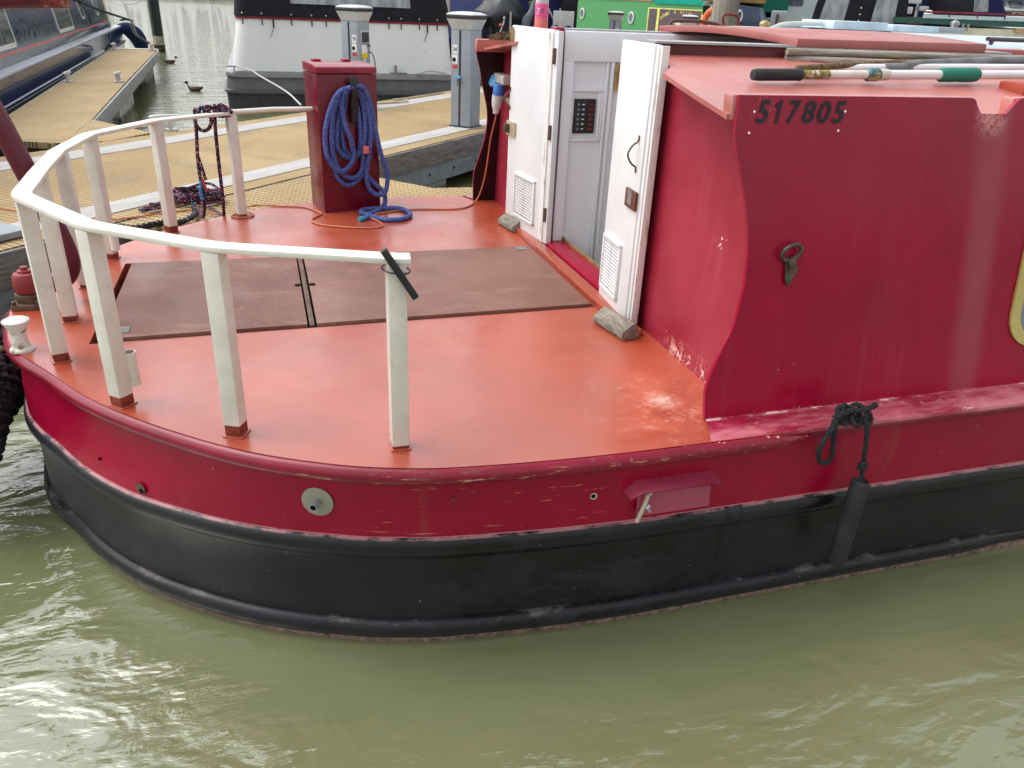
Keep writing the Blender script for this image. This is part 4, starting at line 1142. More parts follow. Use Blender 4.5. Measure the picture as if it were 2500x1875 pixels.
# dark breast rope lying between hull and pontoon
b = MB()
rp = smooth_path([(-.76, 3.72, .57), (-.688, 3.86, .56), (-.597, 4.034, .55), (-.517, 4.135, .54), (-.45, 4.3, .5), (-.40, 4.55, .475), (-.42, 4.8, .47)], 8)
for ph in (0, 2.1, 4.2):
    b.tube([p + Vector((.008 * math.cos(i * 1.1 + ph), .006 * math.cos(i * 1.1 + ph), .009 * math.sin(i * 1.1 + ph))) for i, p in enumerate(rp)], .0085, 7)
tag(b.build("breast_rope", plain("black_white_rope", (.03, .03, .032), .85, .2, var=.6, vs=60, dirt=(.4, .4, .4), dscale=70, dthr=.58), loc=(-.5, 4.1, .55)), "dark twisted rope lying between the stern deck and the pontoon", "rope")

# wooden chocks holding the doors
def chock(p0, p1, label):
    p0, p1 = V(p0), V(p1)
    d_ = (p1 - p0).normalized(); s_ = Vector((-d_.y, d_.x, 0))
    if s_.x < 0: s_ = -s_
    b = MB()
    prof = [(-.002, 0), (.062, 0), (.066, .02), (.044, .054), (.034, .056), (-.008, .03), (-.010, .012)]
    n_ = len(prof)
    for e in (p0, p1): b.v += [tuple(e + s_ * a + Vector((0, 0, z))) for a, z in prof]
    for i in range(n_): b.f.append((i, (i + 1) % n_, n_ + (i + 1) % n_, n_ + i))
    b.f.append(tuple(range(n_))[::-1]); b.f.append(tuple(range(n_, 2 * n_)))
    tag(b.build("door_chock", CHOCK, None, .003, loc=tuple(p0)), label, "wooden chock", "wooden chocks under the cabin doors")
chock((1.046, 2.345, .601), (1.078, 2.17, .601), "grey wooden chock wedged under the right white door")
chock((1.073, 3.665, .601), (1.098, 3.50, .601), "grey wooden chock wedged under the left white door")

# black stick tied to the end post of the rail
st = thing("black_stick", (.25, 1.635, 1.05), "short black rubber stick tied across the last white rail post", "stick")
MB().tube([(.222, 1.632, 1.108), (.29, 1.628, .997)], .0082, 12).build("rod", RUBBER, st, .001)
MB().tube([(.252 + .031 * math.cos(a), 1.660 + .035 * math.sin(a), 1.055 - .004 * math.cos(a)) for a in [i * R(20) for i in range(18)]], .0022, 6, True).build("cable_tie", BLACKP, st)

# hanging fender on the near side
fd = thing("pipe_fender", (1.5, 1.46, .14), "long thin black fender hanging by a knotted black rope from the gunwale", "fender")
b = MB()
b.lathe((0, 0, 0), [(.006, -.012), (.010, 0), (.023, .004), (.0265, .014), (.0265, .268), (.024, .280), (.018, .284), (.012, .276), (.008, .282), (.001, .282)], 20)
q = (Vector((1.512, 1.474, .436)) - Vector((1.496, 1.468, .152))); qm = q.to_track_quat('Z', 'Y').to_matrix()
b.v = [tuple(Vector((1.496, 1.468, .152)) + qm @ Vector(p)) for p in b.v]
b.build("fender_body", RUBBER, fd)
b = MB()
def strand(P, r=.0068, k=6):
    pth = smooth_path(P, k)
    for ph in (0, 2.09, 4.19):
        out = []
        for i, p in enumerate(pth):
            t = (pth[min(i + 1, len(pth) - 1)] - pth[max(i - 1, 0)]).normalized()
            u = t.cross(Vector((.3, .9, .2))).normalized(); v_ = t.cross(u)
            out.append(p + (u * math.cos(i * .9 + ph) + v_ * math.sin(i * .9 + ph)) * r * .55)
        b.tube(out, r * .62, 6)
strand([(1.414, 1.50, .615), (1.392, 1.492, .645), (1.372, 1.485, .60), (1.352, 1.485, .551), (1.362, 1.485, .515), (1.38, 1.485, .503), (1.399, 1.485, .517), (1.395, 1.487, .564), (1.388, 1.49, .619), (1.41, 1.51, .628)], .0072)
strand([(1.478, 1.493, .64), (1.486, 1.478, .60), (1.497, 1.475, .53), (1.505, 1.475, .478), (1.508, 1.47, .445)], .0062)
for k in range(3): b.tube([(1.503 + .011 * math.cos(a), 1.475 + .008 * math.sin(a), .475 + k * .008 - .004 * math.sin(a)) for a in [i * R(40) for i in range(9)]], .0045, 6, True)
rr = random.Random(5)
for k in range(5):
    c_ = Vector((1.43 + .018 * k, 1.512 + rr.uniform(-.006, .012), .620 + rr.uniform(-.004, .012)))
    t_ = rr.uniform(-.5, .5)
    loop_ = [c_ + Vector((.019 * math.cos(a), .02 * math.sin(a + t_), .017 * math.sin(a))) for a in [i * R(30) for i in range(12)]]
    b.tube(loop_, .0062, 7, True)
strand([(1.40, 1.515, .625), (1.44, 1.505, .647), (1.48, 1.51, .640), (1.51, 1.505, .652), (1.525, 1.51, .655)], .0075)
b.build("lanyard", ROPEB, fd)

# knitted rope button fender on the stern
bf = thing("stern_fender", (-1.0, 2.75, .3), "black knitted rope fender hung on the stern at the left edge", "fender")
b = MB()
def fc(t): return Vector((-.975 - .06 * math.sin(math.pi * t), 2.40 + .62 * t, .32 + .02 * math.sin(math.pi * t)))
core = [fc(i / 14) for i in range(15)]
rad = [.15 * (0.62 + .38 * math.sin(math.pi * (.06 + .88 * i / 14)) ** .6) for i in range(15)]
b.tube(core, [r * .9 for r in rad], 14)
for ph in range(16):
    for dr_ in (1, -1):
        pth = []
        for i in range(57):
            t = i / 56
            r_ = .15 * (0.62 + .38 * math.sin(math.pi * (.06 + .88 * t)) ** .6) * (.96 + .05 * math.sin(i * 2.2 + ph * 1.9))
            a = dr_ * t * 3.0 + ph * math.pi / 8
            pth.append(fc(t) + Vector((math.cos(a) * r_, 0, math.sin(a) * r_)))
        b.tube(pth, .0145, 6)
b.build("knitted_body", ROPEB, bf)
for y0 in (2.47, 2.95): MB().tube(smooth_path([(-.98, y0, .44), (-.93, y0, .52), (-.86, y0, .575), (-.80, y0, .606)], 4), .008, 7).build("fender_chain", RUSTST, bf)

# bottle on the roof beside the hatch
bt = thing("drink_bottle", (1.19, 3.53, 1.449), "pink soft drink bottle standing on the roof above the left door", "bottle")
bx, by, bz = 1.19, 3.53, 1.449
MB().lathe((bx, by, bz), [(.02, 0), (.0275, .004), (.029, .012), (.029, .086), (.001, .087)], 20).build("drink", JUICE, bt)
MB().lathe((bx, by, bz), [(.029, .086), (.0292, .088), (.0292, .138), (.029, .14), (.001, .141)], 20).build("bottle_label", PINKL, bt)
MB().lathe((bx, by, bz), [(.029, .14), (.0285, .146), (.027, .158), (.018, .185), (.0125, .195), (.0125, .21), (.001, .21)], 20).build("bottle_neck", CLEAR, bt)
MB().lathe((bx, by, bz), [(.0145, .21), (.0145, .225), (.001, .226)], 16).build("cap", plain("red_cap", (.55, .03, .05), .4), bt)
ld = Vector((.957, -.286, 0)); fw_ = Vector((-.286, -.957, 0))
text("label_numeral", "7", Vector((bx, by, bz + .096)) + ld * -.022 + fw_ * .0300, ld, (0, 0, 1), .014, .027, LABW, bt, .0008, .1, .03)
e = MB(); e.lathe(Vector((bx, by, bz + .113)) + ld * .002 + fw_ * .0300, [(.0075, 0), (.0075, .0016), (.004, .0016), (.004, 0)], 16, Matrix.Rotation(R(90), 3, 'X') )
e.build("label_roundel", plain("crimson_ink", (.38, .02, .09), .4), bt)
text("label_letters", "UP", Vector((bx, by, bz + .110)) + ld * -.001 + fw_ * .0306, ld, (0, 0, 1), .007, .0055, LABW, bt, .0018, 0, .02)

# scrubbing brush on the far side of the roof
br = thing("scrubbing_brush", (1.06, 3.75, 1.43), "brown stiff-bristled scrubbing brush lying on the roof behind the left door", "brush")
b = MB(); rr = random.Random(9)
for i in range(90):
    x = 1.02 + .17 * rr.random(); y = 3.72 + .05 * rr.random(); h = .012 + .022 * min(1, (x - 1.01) / .06)
    b.cyl((x, y, 1.43), (x + rr.uniform(-.008, .008), y + rr.uniform(-.006, .006), 1.432 + h), .0022, 5)
b.build("bristles", BRUSHB, br)
MB().box(1.06, 1.19, 3.765, 3.79, 1.43, 1.446).build("brush_head", RUSTST, br, .004)
b = MB(); b.tube(smooth_path([(1.075, 3.775, 1.445), (1.08, 3.775, 1.468), (1.092, 3.775, 1.50), (1.095, 3.775, 1.52)], 4), .003, 6); b.ball((1.095, 3.775, 1.522), .006, 6)
b.build("wire_stem", STEEL, br)
MB().ball((1.078, 3.772, 1.492), .0075, 7).build("red_knob", LABR, br)

# poles lying along the roof
def pole(name, pts_, r, mt, label, group="poles lying on the red roof", cat="pole"):
    t = thing(name, pts_[0], label, cat, group)
    MB().tube(smooth_path(pts_, 3), r, 12).build("shaft", mt, t)
    return t
pole("wooden_pole", [(1.651, 2.385, 1.485), (2.05, 2.372, 1.486), (2.42, 2.368, 1.486), (4.6, 2.36, 1.488)], .0115, WOODG, "upper grey wooden pole lying along the roof against the red hatch")
pole("wooden_pole", [(1.652, 2.392, 1.462), (1.885, 2.345, 1.463), (2.2, 2.345, 1.462), (4.6, 2.36, 1.464)], .0115, WOODG, "lower grey wooden pole, its end below the upper pole by the hatch")
pole("old_broom_stick", [(1.50, 2.10, 1.455), (1.80, 2.22, 1.462), (2.15, 2.315, 1.470), (2.9, 2.33, 1.475)], .009, BRUSHB, "rough brown stick crossing under the wooden poles on the roof")
pole("dark_grey_pole", [(1.98, 2.22, 1.463), (2.12, 2.255, 1.469), (2.64, 2.335, 1.486), (3.6, 2.42, 1.51)], .0135, GREYPOLE, "dark grey pole slanting across the roof beside the white poles")
t = pole("white_pole", [(1.62, 2.19, 1.4465), (1.826, 2.215, 1.4525), (2.52, 2.262, 1.4625), (3.4, 2.30, 1.468)], .0125, FABW, "plain white pole behind the green-gripped boat hook")
MB().tube([(1.90, 2.219, 1.4537), (2.01, 2.227, 1.4552)], .0155, 12).build("grey_sleeve", plain("grey_sleeve", (.14, .15, .16), .6), t, .002)
t = thing("boat_hook", (1.3, 2.02, 1.44), "telescopic white boat hook with black end grip and green grip, nearest pole on the roof", "boat hook", "poles lying on the red roof")
PA, PB = Vector((1.319, 2.044, 1.440)), Vector((2.338, 2.098, 1.452))
pp_ = lambda x: PA + (PB - PA) * ((x - PA.x) / (PB.x - PA.x))
MB().tube([pp_(1.318), pp_(1.335), pp_(1.472), pp_(1.478)], [.0145, .0165, .0165, .018], 14).build("black_grip", RUBBER, t, .002)
MB().tube([pp_(1.475), pp_(1.725)], .0125, 14).build("inner_tube", plain("cream_tube", (.66, .64, .56), .4, .5, var=.1, vs=20), t)
MB().tube([pp_(1.481), pp_(1.575)], .0128, 14).build("worn_sticker", plain("olive_brown_sticker", (.24, .19, .05), .6, .3, var=.4, vs=40, dirt=(.6, .58, .5), dscale=30, dthr=.55), t)
b = MB(); b.tube([pp_(1.712), pp_(1.718), pp_(1.752), pp_(1.758)], [.015, .019, .019, .015], 12)
b.build("locking_collar", plain("teal_grey_collar", (.06, .14, .15), .5, .4, .1, var=.4, vs=60), t, .002)
MB().obox(pp_(1.733) + Vector((0, -.012, -.004)), (.018, 0, 0), (0, .006, 0), (0, 0, .012)).build("collar_lever", BRASS, t, .003)
MB().tube([pp_(1.758), pp_(1.79)], .0162, 14).build("joint_sleeve", plain("ivory_sleeve", (.6, .57, .5), .5), t)
MB().tube([pp_(1.775), pp_(3.2)], .0135, 14).build("outer_tube", FABW, t)
x0 = 1.992
MB().tube([pp_(x0), pp_(x0 + .008), pp_(x0 + .03), pp_(x0 + .05), pp_(x0 + .07), pp_(x0 + .09), pp_(x0 + .135), pp_(x0 + .15), pp_(x0 + .155)], [.017, .021, .0205, .0215, .0205, .0215, .0215, .0195, .014], 16).build("green_grip", GREENG, t)
# rusty roof fitting with a white stem
t = thing("mop", (2.75, 2.78, 1.47), "old mop with flaking pink and white head and curved white stem on the roof", "mop")
b = MB(); b.tube(smooth_path([(2.45, 2.58, 1.47), (2.62, 2.66, 1.475), (2.80, 2.73, 1.478)], 4), [.006] * 3 + [.014] * 4 + [.017] * 2, 10); b.build("mop_head", plain("flaking_pink_head", (.35, .16, .13), .9, .2, var=.5, vs=50, dirt=(.55, .5, .4), dscale=40, dthr=.5), t)
MB().tube([(2.80, 2.73, 1.478), (2.85, 2.75, 1.479), (2.95, 2.79, 1.48)], [.019, .019, .015], 12).build("ferrule", plain("rusty_white_ferrule", (.62, .56, .48), .6, .4, var=.1, dirt=(.4, .2, .06), dscale=30, dthr=.55), t)
MB().tube(smooth_path([(2.93, 2.79, 1.48), (3.15, 2.88, 1.484), (3.24, 2.93, 1.50), (3.28, 2.95, 1.53), (3.29, 2.96, 1.56)], 4), .011, 10).build("stem", FABW, t)

# ------------------------------------------------------------------ pontoons
def pt(s_, t_, z): return PO + PD * s_ + PN * t_ + Vector((0, 0, z))
def slab(s0, s1, t0, t1, z0, z1):
    return MB().extr([pt(s0, t0, z0), pt(s1, t0, z0), pt(s1, t1, z0), pt(s0, t1, z0)], (0, 0, z1 - z0))
walk = thing("walkway_pontoon", tuple(pt(0, 1, .3)), "main floating walkway with yellow grating between two bleached wooden strips", "pontoon", "floating pontoons")
SA, SB = -7.5, 19
for t0, t1 in ((.0, .15), (.37, 1.60), (1.85, 2.04)):
    slab(SA, SB, t0 + .002, t1 - .002, .40, PZ).build("grating", GRATE, walk)
for t0, t1 in ((.15, .37), (1.60, 1.85)):
    n_ = 0
    s_ = SA
    while s_ < SB:
        sl_ = 2.9
        slab(s_ + .003, min(SB, s_ + sl_) - .003, t0, t1, .40, PZ + .006).build("wood_strip", STRIP, walk, .003)
        s_ += sl_
for t0, t1 in ((-.03, .0), (2.04, 2.07)):
    slab(SA, SB, t0, t1, .27, PZ - .005).build("fender_timber", BEAM, walk, .008)
    slab(SA, SB, t0 + (.012 if t0 < 0 else -.012), t1 + (.012 if t0 < 0 else -.012), .12, .268).build("steel_channel", CHAN, walk)
bo = MB()
for i in range(int((SB - SA) / .42)):
    c_ = pt(SA + .2 + .42 * i, -.02, .20); bo.cyl(c_, c_ - PN * .008, .013, 8)
bo.build("channel_bolts", plain("dark_bolt", (.06, .06, .06), .6), walk)
for s_ in (-6.0, -3.4, -.55, 4.5, 8.5, 12.5):
    slab(s_, s_ + 1.55, .0, 2.0, -.35, .119).build("concrete_float", CONC, walk, .01)
# finger alongside the red boat
fg = thing("mooring_finger", (3, 4.8, .3), "yellow grating finger pontoon along the far side of the red boat", "pontoon", "floating pontoons")
P = [(-.7, 4.50), (.35, 4.50), (8.6, 4.50), (8.6, 5.17), (1.04, 5.185), (.76, 5.52), (.52, 5.83)]
c0 = pt(-1.2, -.045, 0); c1 = pt(-.9, -.045, 0)
P = [(-.72, 4.47), (8.6, 4.47), (8.6, 5.17), (1.05, 5.185), (.76, 5.52), (pt(-.55, -.03, 0).x, pt(-.55, -.03, 0).y), (pt(-2.45, -.03, 0).x, pt(-2.45, -.03, 0).y)]
MB().extr([(x, y, .405) for x, y in P], (0, 0, .043)).build("grating", GRATEF, fg)
MB().extr([(x, y, .28) for x, y in [(-.66, 4.52), (8.55, 4.52), (8.55, 5.13), (1.03, 5.14), (.74, 5.48), (.45, 5.72)]], (0, 0, .122)).build("finger_frame", CHAN, fg)
for xa in (1.6, 4.2, 6.8): MB().box(xa, xa + 1.2, 4.55, 5.1, -.35, .278).build("concrete_float", CONC, fg, .01)
# finger for the navy boat
nf = thing("mooring_finger", (-1.9, 12, .3), "long yellow finger pontoon with two pale cleats beside the navy narrowboat", "pontoon", "floating pontoons")
P = [(-2.19, 7.2), (-1.50, 7.0), (-1.495, 8.25), (-1.62, 11.56), (-1.80, 17.3), (-2.575, 17.3), (-2.315, 11.45)]
MB().extr([(x, y, .405) for x, y in P], (0, 0, .0475)).build("grating", m_grating("tan_grating_of_finger", R(62), .045), nf)
P2 = [(-1.20, 7.9), (-.92, 7.52), (-1.2, 7.1), (-1.6, 7.0), (-1.50, 8.3)]
MB().extr([(x, y, .406) for x, y in P2], (0, 0, .0445)).build("corner_plate", GRATEF, nf)
for (xa, ya), (xb, yb) in (((-1.487, 8.2), (-1.785, 17.3)), ((-2.205, 7.6), (-2.59, 17.3))):
    MB().beam((xa, ya, .365), (xb, yb, .365), .03, .15).build("side_timber", plain("pale_grey_timber", (.30, .30, .295), .7, .3, var=.2, vs=9), nf, .006)
MB().box(-2.60, -1.77, 17.30, 17.42, .34, .475).build("end_board", plain("pale_ivory_end_board", (.68, .64, .54), .6), nf, .02)
for ya in (8.6, 11.2, 15.5):
    x_ = -1.86 - .037 * (ya - 8.2)
    MB().extr([(x_ - .33, ya, -.35), (x_ + .28, ya, -.35), (x_ + .26, ya + 1.5, -.35), (x_ - .36, ya + 1.5, -.35)], (0, 0, .64)).build("concrete_float", m_concrete("pale_float_concrete_%d" % int(ya), (.50, .49, .45)) if ya == 11.2 else CONC, nf, .01)
def cleat(x, y, z, a, label, cat="cleat", k=1.0):
    t = thing("mooring_cleat", (x, y, z), label, cat, "pontoon mooring cleats")
    u = Vector((math.cos(a), math.sin(a), 0))
    b = MB()
    b.obox((x, y, z + .008), u * .075 * k, Vector((-u.y, u.x, 0)) * .04 * k, (0, 0, .008))
    for s_ in (-1, 1): b.obox(V((x, y, z + .05 * k)) + u * .028 * k * s_, u * .014 * k, Vector((-u.y, u.x, 0)) * .018 * k, (0, 0, .045 * k))
    b.tube(smooth_path([V((x, y, z + .10 * k)) - u * .12 * k, V((x, y, z + .105 * k)) - u * .05 * k, V((x, y, z + .105 * k)) + u * .05 * k, V((x, y, z + .10 * k)) + u * .12 * k], 4), [.010 * k] + [.019 * k] * 11 + [.010 * k], 8)
    b.build("cleat_casting", plain("pale_cast_alloy", (.55, .54, .53), .5, .5, .2, var=.1), t, .004)
    return t
cleat(-2.262, 11.5, .452, R(82), "pale cleat on the left edge of the long finger, by the navy hull")
cleat(-1.70, 11.55, .452, R(82), "pale cleat on the open right edge of the long finger")
cleat(-2.50, 17.1, .455, R(82), "dark roped cleat at the far left corner of the long finger")
cleat(-1.86, 17.15, .455, R(82), "roped cleat at the far right corner of the long finger")
cleat(-.80, 7.62, .452, R(15), "silver cleat on the walkway edge behind the white stern rail", k=1.1)
# box with grey lid at the left edge of the walkway
MB_ = MB(); MB_.extr([pt(-3.2, .10, .456), pt(-2.86, .10, .456), pt(-2.86, .34, .456), pt(-3.2, .34, .456)], (0, 0, .035))
tag(MB_.build("hinge_plate", plain("grey_hinge_plate", (.28, .31, .33), .5, .4, .3), None, .01, loc=tuple(pt(-3.0, .2, .456))), "flat grey steel plate bolted on the near walkway strip at the left edge", "steel plate")

# power pedestals
def pedestal(x, y, z, ang, num, label, tap, st_side):
    t = thing("power_pedestal", (x, y, z), label, "power pedestal", "grey power pedestals on the walkway")
    u = Vector((math.cos(ang), math.sin(ang), 0)); v_ = Vector((-u.y, u.x, 0))       # u along right face, v away
    c_ = Vector((x, y, z))
    W_, D_, H_ = .108, .105, .87
    b = MB(); b.obox(c_ + Vector((0, 0, H_ / 2)), u * W_, v_ * D_, (0, 0, H_ / 2))
    b.build("post", PEDG, t, .012)
    b = MB(); b.obox(c_ + Vector((0, 0, .006)), u * (W_ + .012), v_ * (D_ + .012), (0, 0, .006)); b.build("base_plate", PEDBK, t, .003)
    n_ = -v_
    o = c_ - v_ * D_
    MB().obox(o + u * -.008 + n_ * .0006 + Vector((0, 0, H_ / 2)), u * .011, n_ * .001, (0, 0, H_ / 2 - .006)).build("slot", PEDBK, t)
    rings = []
    for k, z_ in ((1.0, .87), (1.02, .885), (1.28, .955), (1.32, .962)):
        rings.append([c_ + u * a * W_ * k + v_ * b2 * D_ * k + Vector((0, 0, z_)) for a, b2 in ((-1, -1), (1, -1), (1, 1), (-1, 1))])
    MB().loft(rings, True, True).build("cap", PEDD, t, .008)
    b = MB(); b.obox(c_ + Vector((0, 0, .978)), u * W_ * 1.34, v_ * D_ * 1.34, (0, 0, .0155)); b.build("lens", PEDBK, t, .01)
    rings = []
    for k, z_ in ((1.33, .994), (1.30, 1.003), (.95, 1.018), (.4, 1.024)):
        rings.append([c_ + u * a * W_ * k + v_ * b2 * D_ * k + Vector((0, 0, z_)) for a, b2 in ((-1, -1), (1, -1), (1, 1), (-1, 1))])
    MB().loft(rings, True, True).build("lid", PEDD, t, .006)
    ls = st_side
    def lab(s_, z_, w_, h_, m_, nm):
        return MB().obox(o + u * s_ + n_ * .0012 + Vector((0, 0, z_)), u * w_, n_ * .0008, (0, 0, h_)).build(nm, m_, t)
    lab(ls, .70, .028, .038, LABW, "number_plate")
    text("berth_number", num, o + u * (ls - .02) + n_ * .0022 + Vector((0, 0, .682)), u, (0, 0, 1), .040, .038, INK, t, .0006, 0, .02)
    lab(ls, .615, .028, .04, LABW, "sticker")
    MB().lathe(o + u * (ls - .008) + n_ * .0024 + Vector((0, 0, .608)), [(.02, 0), (.02, .001), (.012, .001), (.012, 0)], 14, n_.to_track_quat('Z', 'Y').to_matrix()).build("sticker_symbol", INK, t)
    lab(ls, .548, .028, .014, LABR, "red_sticker")
    if tap is not None:
        q_ = o + u * tap
        b = MB(); b.cyl(q_ + Vector((0, 0, .43)), q_ + n_ * .05 + Vector((0, 0, .43)), .011, 10)
        b.cyl(q_ + n_ * .045 + Vector((0, 0, .435)), q_ + n_ * .045 + Vector((0, 0, .375)), .008, 10)
        tp = b.build("tap", plain("dull_brass_tap", (.20, .20, .17), .45, .5, .5), t)
        b = MB(); b.obox(q_ + n_ * .03 + Vector((0, 0, .46)), u * .026, n_ * .012, (0, 0, .012)); b.build("tap_lever", BLUEL, tp, .004)
    # right-hand side: sockets and notices
    def rp(s_, z_, w_, h_, m_, nm, d_=.006, par=None):
        return MB().obox(c_ + u * (W_ + d_ / 2) + v_ * s_ + Vector((0, 0, z_)), v_ * w_, u * d_ / 2, (0, 0, h_)).build(nm, m_, par or t, .002)
    return rp, t, u, v_, o
rp, t, u, v_, o = pedestal(1.915, 7.86, PZ + .006, R(-43), "54", "grey power pedestal with blue tap, beside the roof corner of the red boat", -.008, -.062)
rp, t, u, v_, o = pedestal(1.03, 9.22, PZ + .006, R(-43), "78", "grey power pedestal with yellow sticker behind the burgundy locker", -.09, .058)
for z_ in (.72, .32):
    s_ = rp(.01, z_, .07, .062, PEDD, "socket_frame"); rp(.016, z_ - .004, .058, .05, PEDBK, "socket_cover", .012, s_)
rp(.0, .60, .05, .04, LABW, "notice"); rp(.0, .535, .052, .026, LABY, "yellow_sticker"); rp(.0, .49, .018, .012, LABW, "small_notice")
b = MB(); c_ = Vector((1.03, 9.22, PZ)) + u * .108 + v_ * .06
b.tube(smooth_path([c_ + Vector((0, 0, .575)), c_ + u * .05 + Vector((0, 0, .57)), c_ + u * .085 + Vector((0, 0, .5)), c_ + u * .09 + Vector((0, 0, .36)), c_ + u * .06 + Vector((0, 0, .2)), c_ + u * .07 + Vector((0, 0, .02))], 5), .007, 7)
b.ball(c_ + u * .02 + Vector((0, 0, .64)), .018, 7)
b.build("shore_lead", plain("grey_lead", (.16, .16, .16), .6), t)
for (x, y, a, num, lb) in ((6.49, 14.9, R(-30), "52", "distant grey power pedestal in front of the green hull, left of the painted sign"), (7.38, 13.7, R(-30), "50", "distant grey power pedestal covering the right part of the painted sign")):
    rp, t, u, v_, o = pedestal(x, y, PZ + .012, a, num, lb, None, .055)
    s_ = rp(-.02, .72, .05, .055, PEDBK, "socket_cover"); rp(-.02, .58, .04, .04, LABW, "notice"); rp(-.02, .5, .04, .03, LABY, "yellow_sticker")

# pile at the end of the long finger
pl2 = thing("mooring_pile", (-2.37, 23.6, 0), "tall black steel pile standing in the water beyond the long finger", "pile")
MB().cyl((-2.37, 23.6, .38), (-2.37, 23.6, 5), .135, 20).build("pile_tube", plain("black_pile_coating", (.010, .014, .013), .35, .5, var=.3), pl2)
MB().cyl((-2.37, 23.6, .17), (-2.37, 23.6, .379), .136, 20).build("pale_band", plain("pale_scum_band", (.32, .29, .22), .8, .3, var=.3, vs=12), pl2)
MB().cyl((-2.37, 23.6, -1), (-2.37, 23.6, .169), .137, 20).build("weedy_foot", plain("weedy_dark_foot", (.03, .032, .015), .8, .3, var=.5, vs=12, dirt=(.25, .2, .15), dscale=12, dthr=.58), pl2)
wp = thing("wooden_pile", (8.5, 14.45, 0), "thick weathered wooden pile rising beyond the roof hatch", "pile")
MB().tube([(8.5, 14.45, -1), (8.5, 14.45, 5)], .245, 20).build("timber", WOODP, wp)
# ducks
def duck(x, y, a, label):
    t = thing("duck", (x, y, 0), label, "duck", "ducks swimming between the boats")
    M2 = Matrix.Rotation(a, 3, 'Z')
    b = MB()
    rings = []
    for (px, rx, zc) in ((-.2, .01, .11), (-.17, .04, .09), (-.1, .075, .06), (0, .09, .045), (.1, .075, .05), (.15, .05, .075), (.165, .032, .12), (.17, .026, .16), (.18, .033, .195), (.2, .03, .215), (.225, .012, .20)):
        px *= .7; rx *= .7; zc *= .62
        rings.append([V((x, y, 0)) + M2 @ Vector((px, rx * math.cos(k * math.pi / 6), zc + rx * .75 * math.sin(k * math.pi / 6))) for k in range(12)])
    b.loft(rings, True, True)
    bd = b.build("body", FEATH, t, ang=80)
    MB().obox(V((x, y, .122)) + M2 @ Vector((.172, 0, 0)), M2 @ Vector((.02, 0, 0)), M2 @ Vector((0, .012, 0)), (0, 0, .006)).build("bill", BILL, t, .004)
    MB().ball(V((x, y, 0)) + M2 @ Vector((.137, 0, .128)), .027, 8).build("head", FEATD, t)
duck(-1.03, 14.85, R(160), "brown duck swimming in open water left of the white cruiser's stern")
duck(-1.86, 20.2, R(10), "brown duck swimming beside the foot of the black pile")

# ------------------------------------------------------------------ navy narrowboat on the left
nb_ = thing("narrowboat", (-3.4, 14, 0), "glossy navy blue narrowboat with pale gunwale and thin red line, moored at the left", "boat")
ND = Vector((-.035, 1, 0)).normalized(); NX = Vector((ND.y, -ND.x, 0))          # NX points to +x (towards the finger)
def np_(y, off, z): return Vector((-2.45, 8.2, 0)) + ND * (y - 8.2) + NX * off + Vector((0, 0, z))
def nloft(prof, y0, y1, name, m_, par=nb_, bev=0):
    ys = [y0 + (y1 - y0) * i / 6 for i in range(7)]
    return MB().loft([[np_(y, o_, z) for o_, z in prof] for y in ys], True, True).build(name, m_, par, bev)
nloft([(-1.9, -.3), (0, -.3), (0, .365), (.02, .375), (.02, .40), (0, .41), (-.005, .645), (-1.9, .645)], 4.5, 21.6, "hull", NAVY)
nloft([(-.06, .40), (.026, .372), (.03, .345), (.026, .325), (-.06, .32)], 4.5, 21.7, "rubbing_strake", plain("dark_blue_grey_strake", (.035, .04, .05), .35, .5))
nloft([(-.13, .646), (.004, .646), (.012, .66), (.004, .685), (-.13, .70)], 4.5, 21.7, "gunwale", NAVYG, bev=.004)
nloft([(-.11, .70), (-.22, 1.55), (-.34, 1.64), (-1.4, 1.66), (-1.52, 1.64), (-1.64, 1.55), (-1.77, .70)], 4.5, 20.6, "cabin", NAVY)
cabo = lambda z, o_=0.0: -.11 - .1294 * (z - .70) + o_
def nside(y0, y1, z0, z1, o_, m_, name, par=nb_, th=.012, rr_=0.0):
    P = rrect(y0, y1, z0, z1, rr_) if rr_ else [(y0, z0), (y1, z0), (y1, z1), (y0, z1)]
    b = MB()
    b.face([np_(y, cabo(z, o_), z) for y, z in P])
    n_ = len(P); o2 = len(b.v)
    for y, z in P: b.v += [tuple(np_(y, cabo(z, o_), z)), tuple(np_(y, cabo(z, o_ - th), z))]
    for i in range(n_):
        j = (i + 1) % n_
        b.f.append((o2 + 2 * i, o2 + 2 * j, o2 + 2 * j + 1, o2 + 2 * i + 1))
    return b.build(name, m_, par)
nside(4.5, 20.6, .80, .825, .003, REDL, "coach_line")
for (y0, y1, z0, z1, rad) in ((8.6, 11.25, .86, 1.38, .06), (14.2, 15.65, .86, 1.38, .06)):
    wf = nside(y0, y1, z0, z1, .012, FRAMEA, "window", rr_=rad)
    nside(y0 + .07, y1 - .07, z0 + .05, z1 - .05, .016, GLASS, "pane", wf, rr_=rad * .7)
for y0 in (17.0, 19.0):
    wf = nside(y0 - .28, y0 + .28, .96, 1.40, .012, FRAMEA, "porthole", rr_=.21)
    nside(y0 - .22, y0 + .22, 1.0, 1.36, .016, GLASS, "pane", wf, rr_=.17)
nside(20.3, 20.6, .72, 1.5, .012, plain("pale_varnished_post", (.55, .42, .33), .4), "corner_post")
t = thing("bow_fender", (-2.75, 21.6, .3), "navy blue rope fender on the end of the navy narrowboat", "fender")
MB().tube(smooth_path([np_(21.55, -.1, .62), np_(21.7, .10, .60), np_(21.85, .26, .45), np_(21.95, .33, .22), np_(21.95, .34, .02)], 5), [.08 + .1 * math.sin(math.pi * i / 20) for i in range(21)], 12).build("fender_body", plain("navy_rope", (.012, .025, .08), .8, .2, var=.4, vs=30), t)
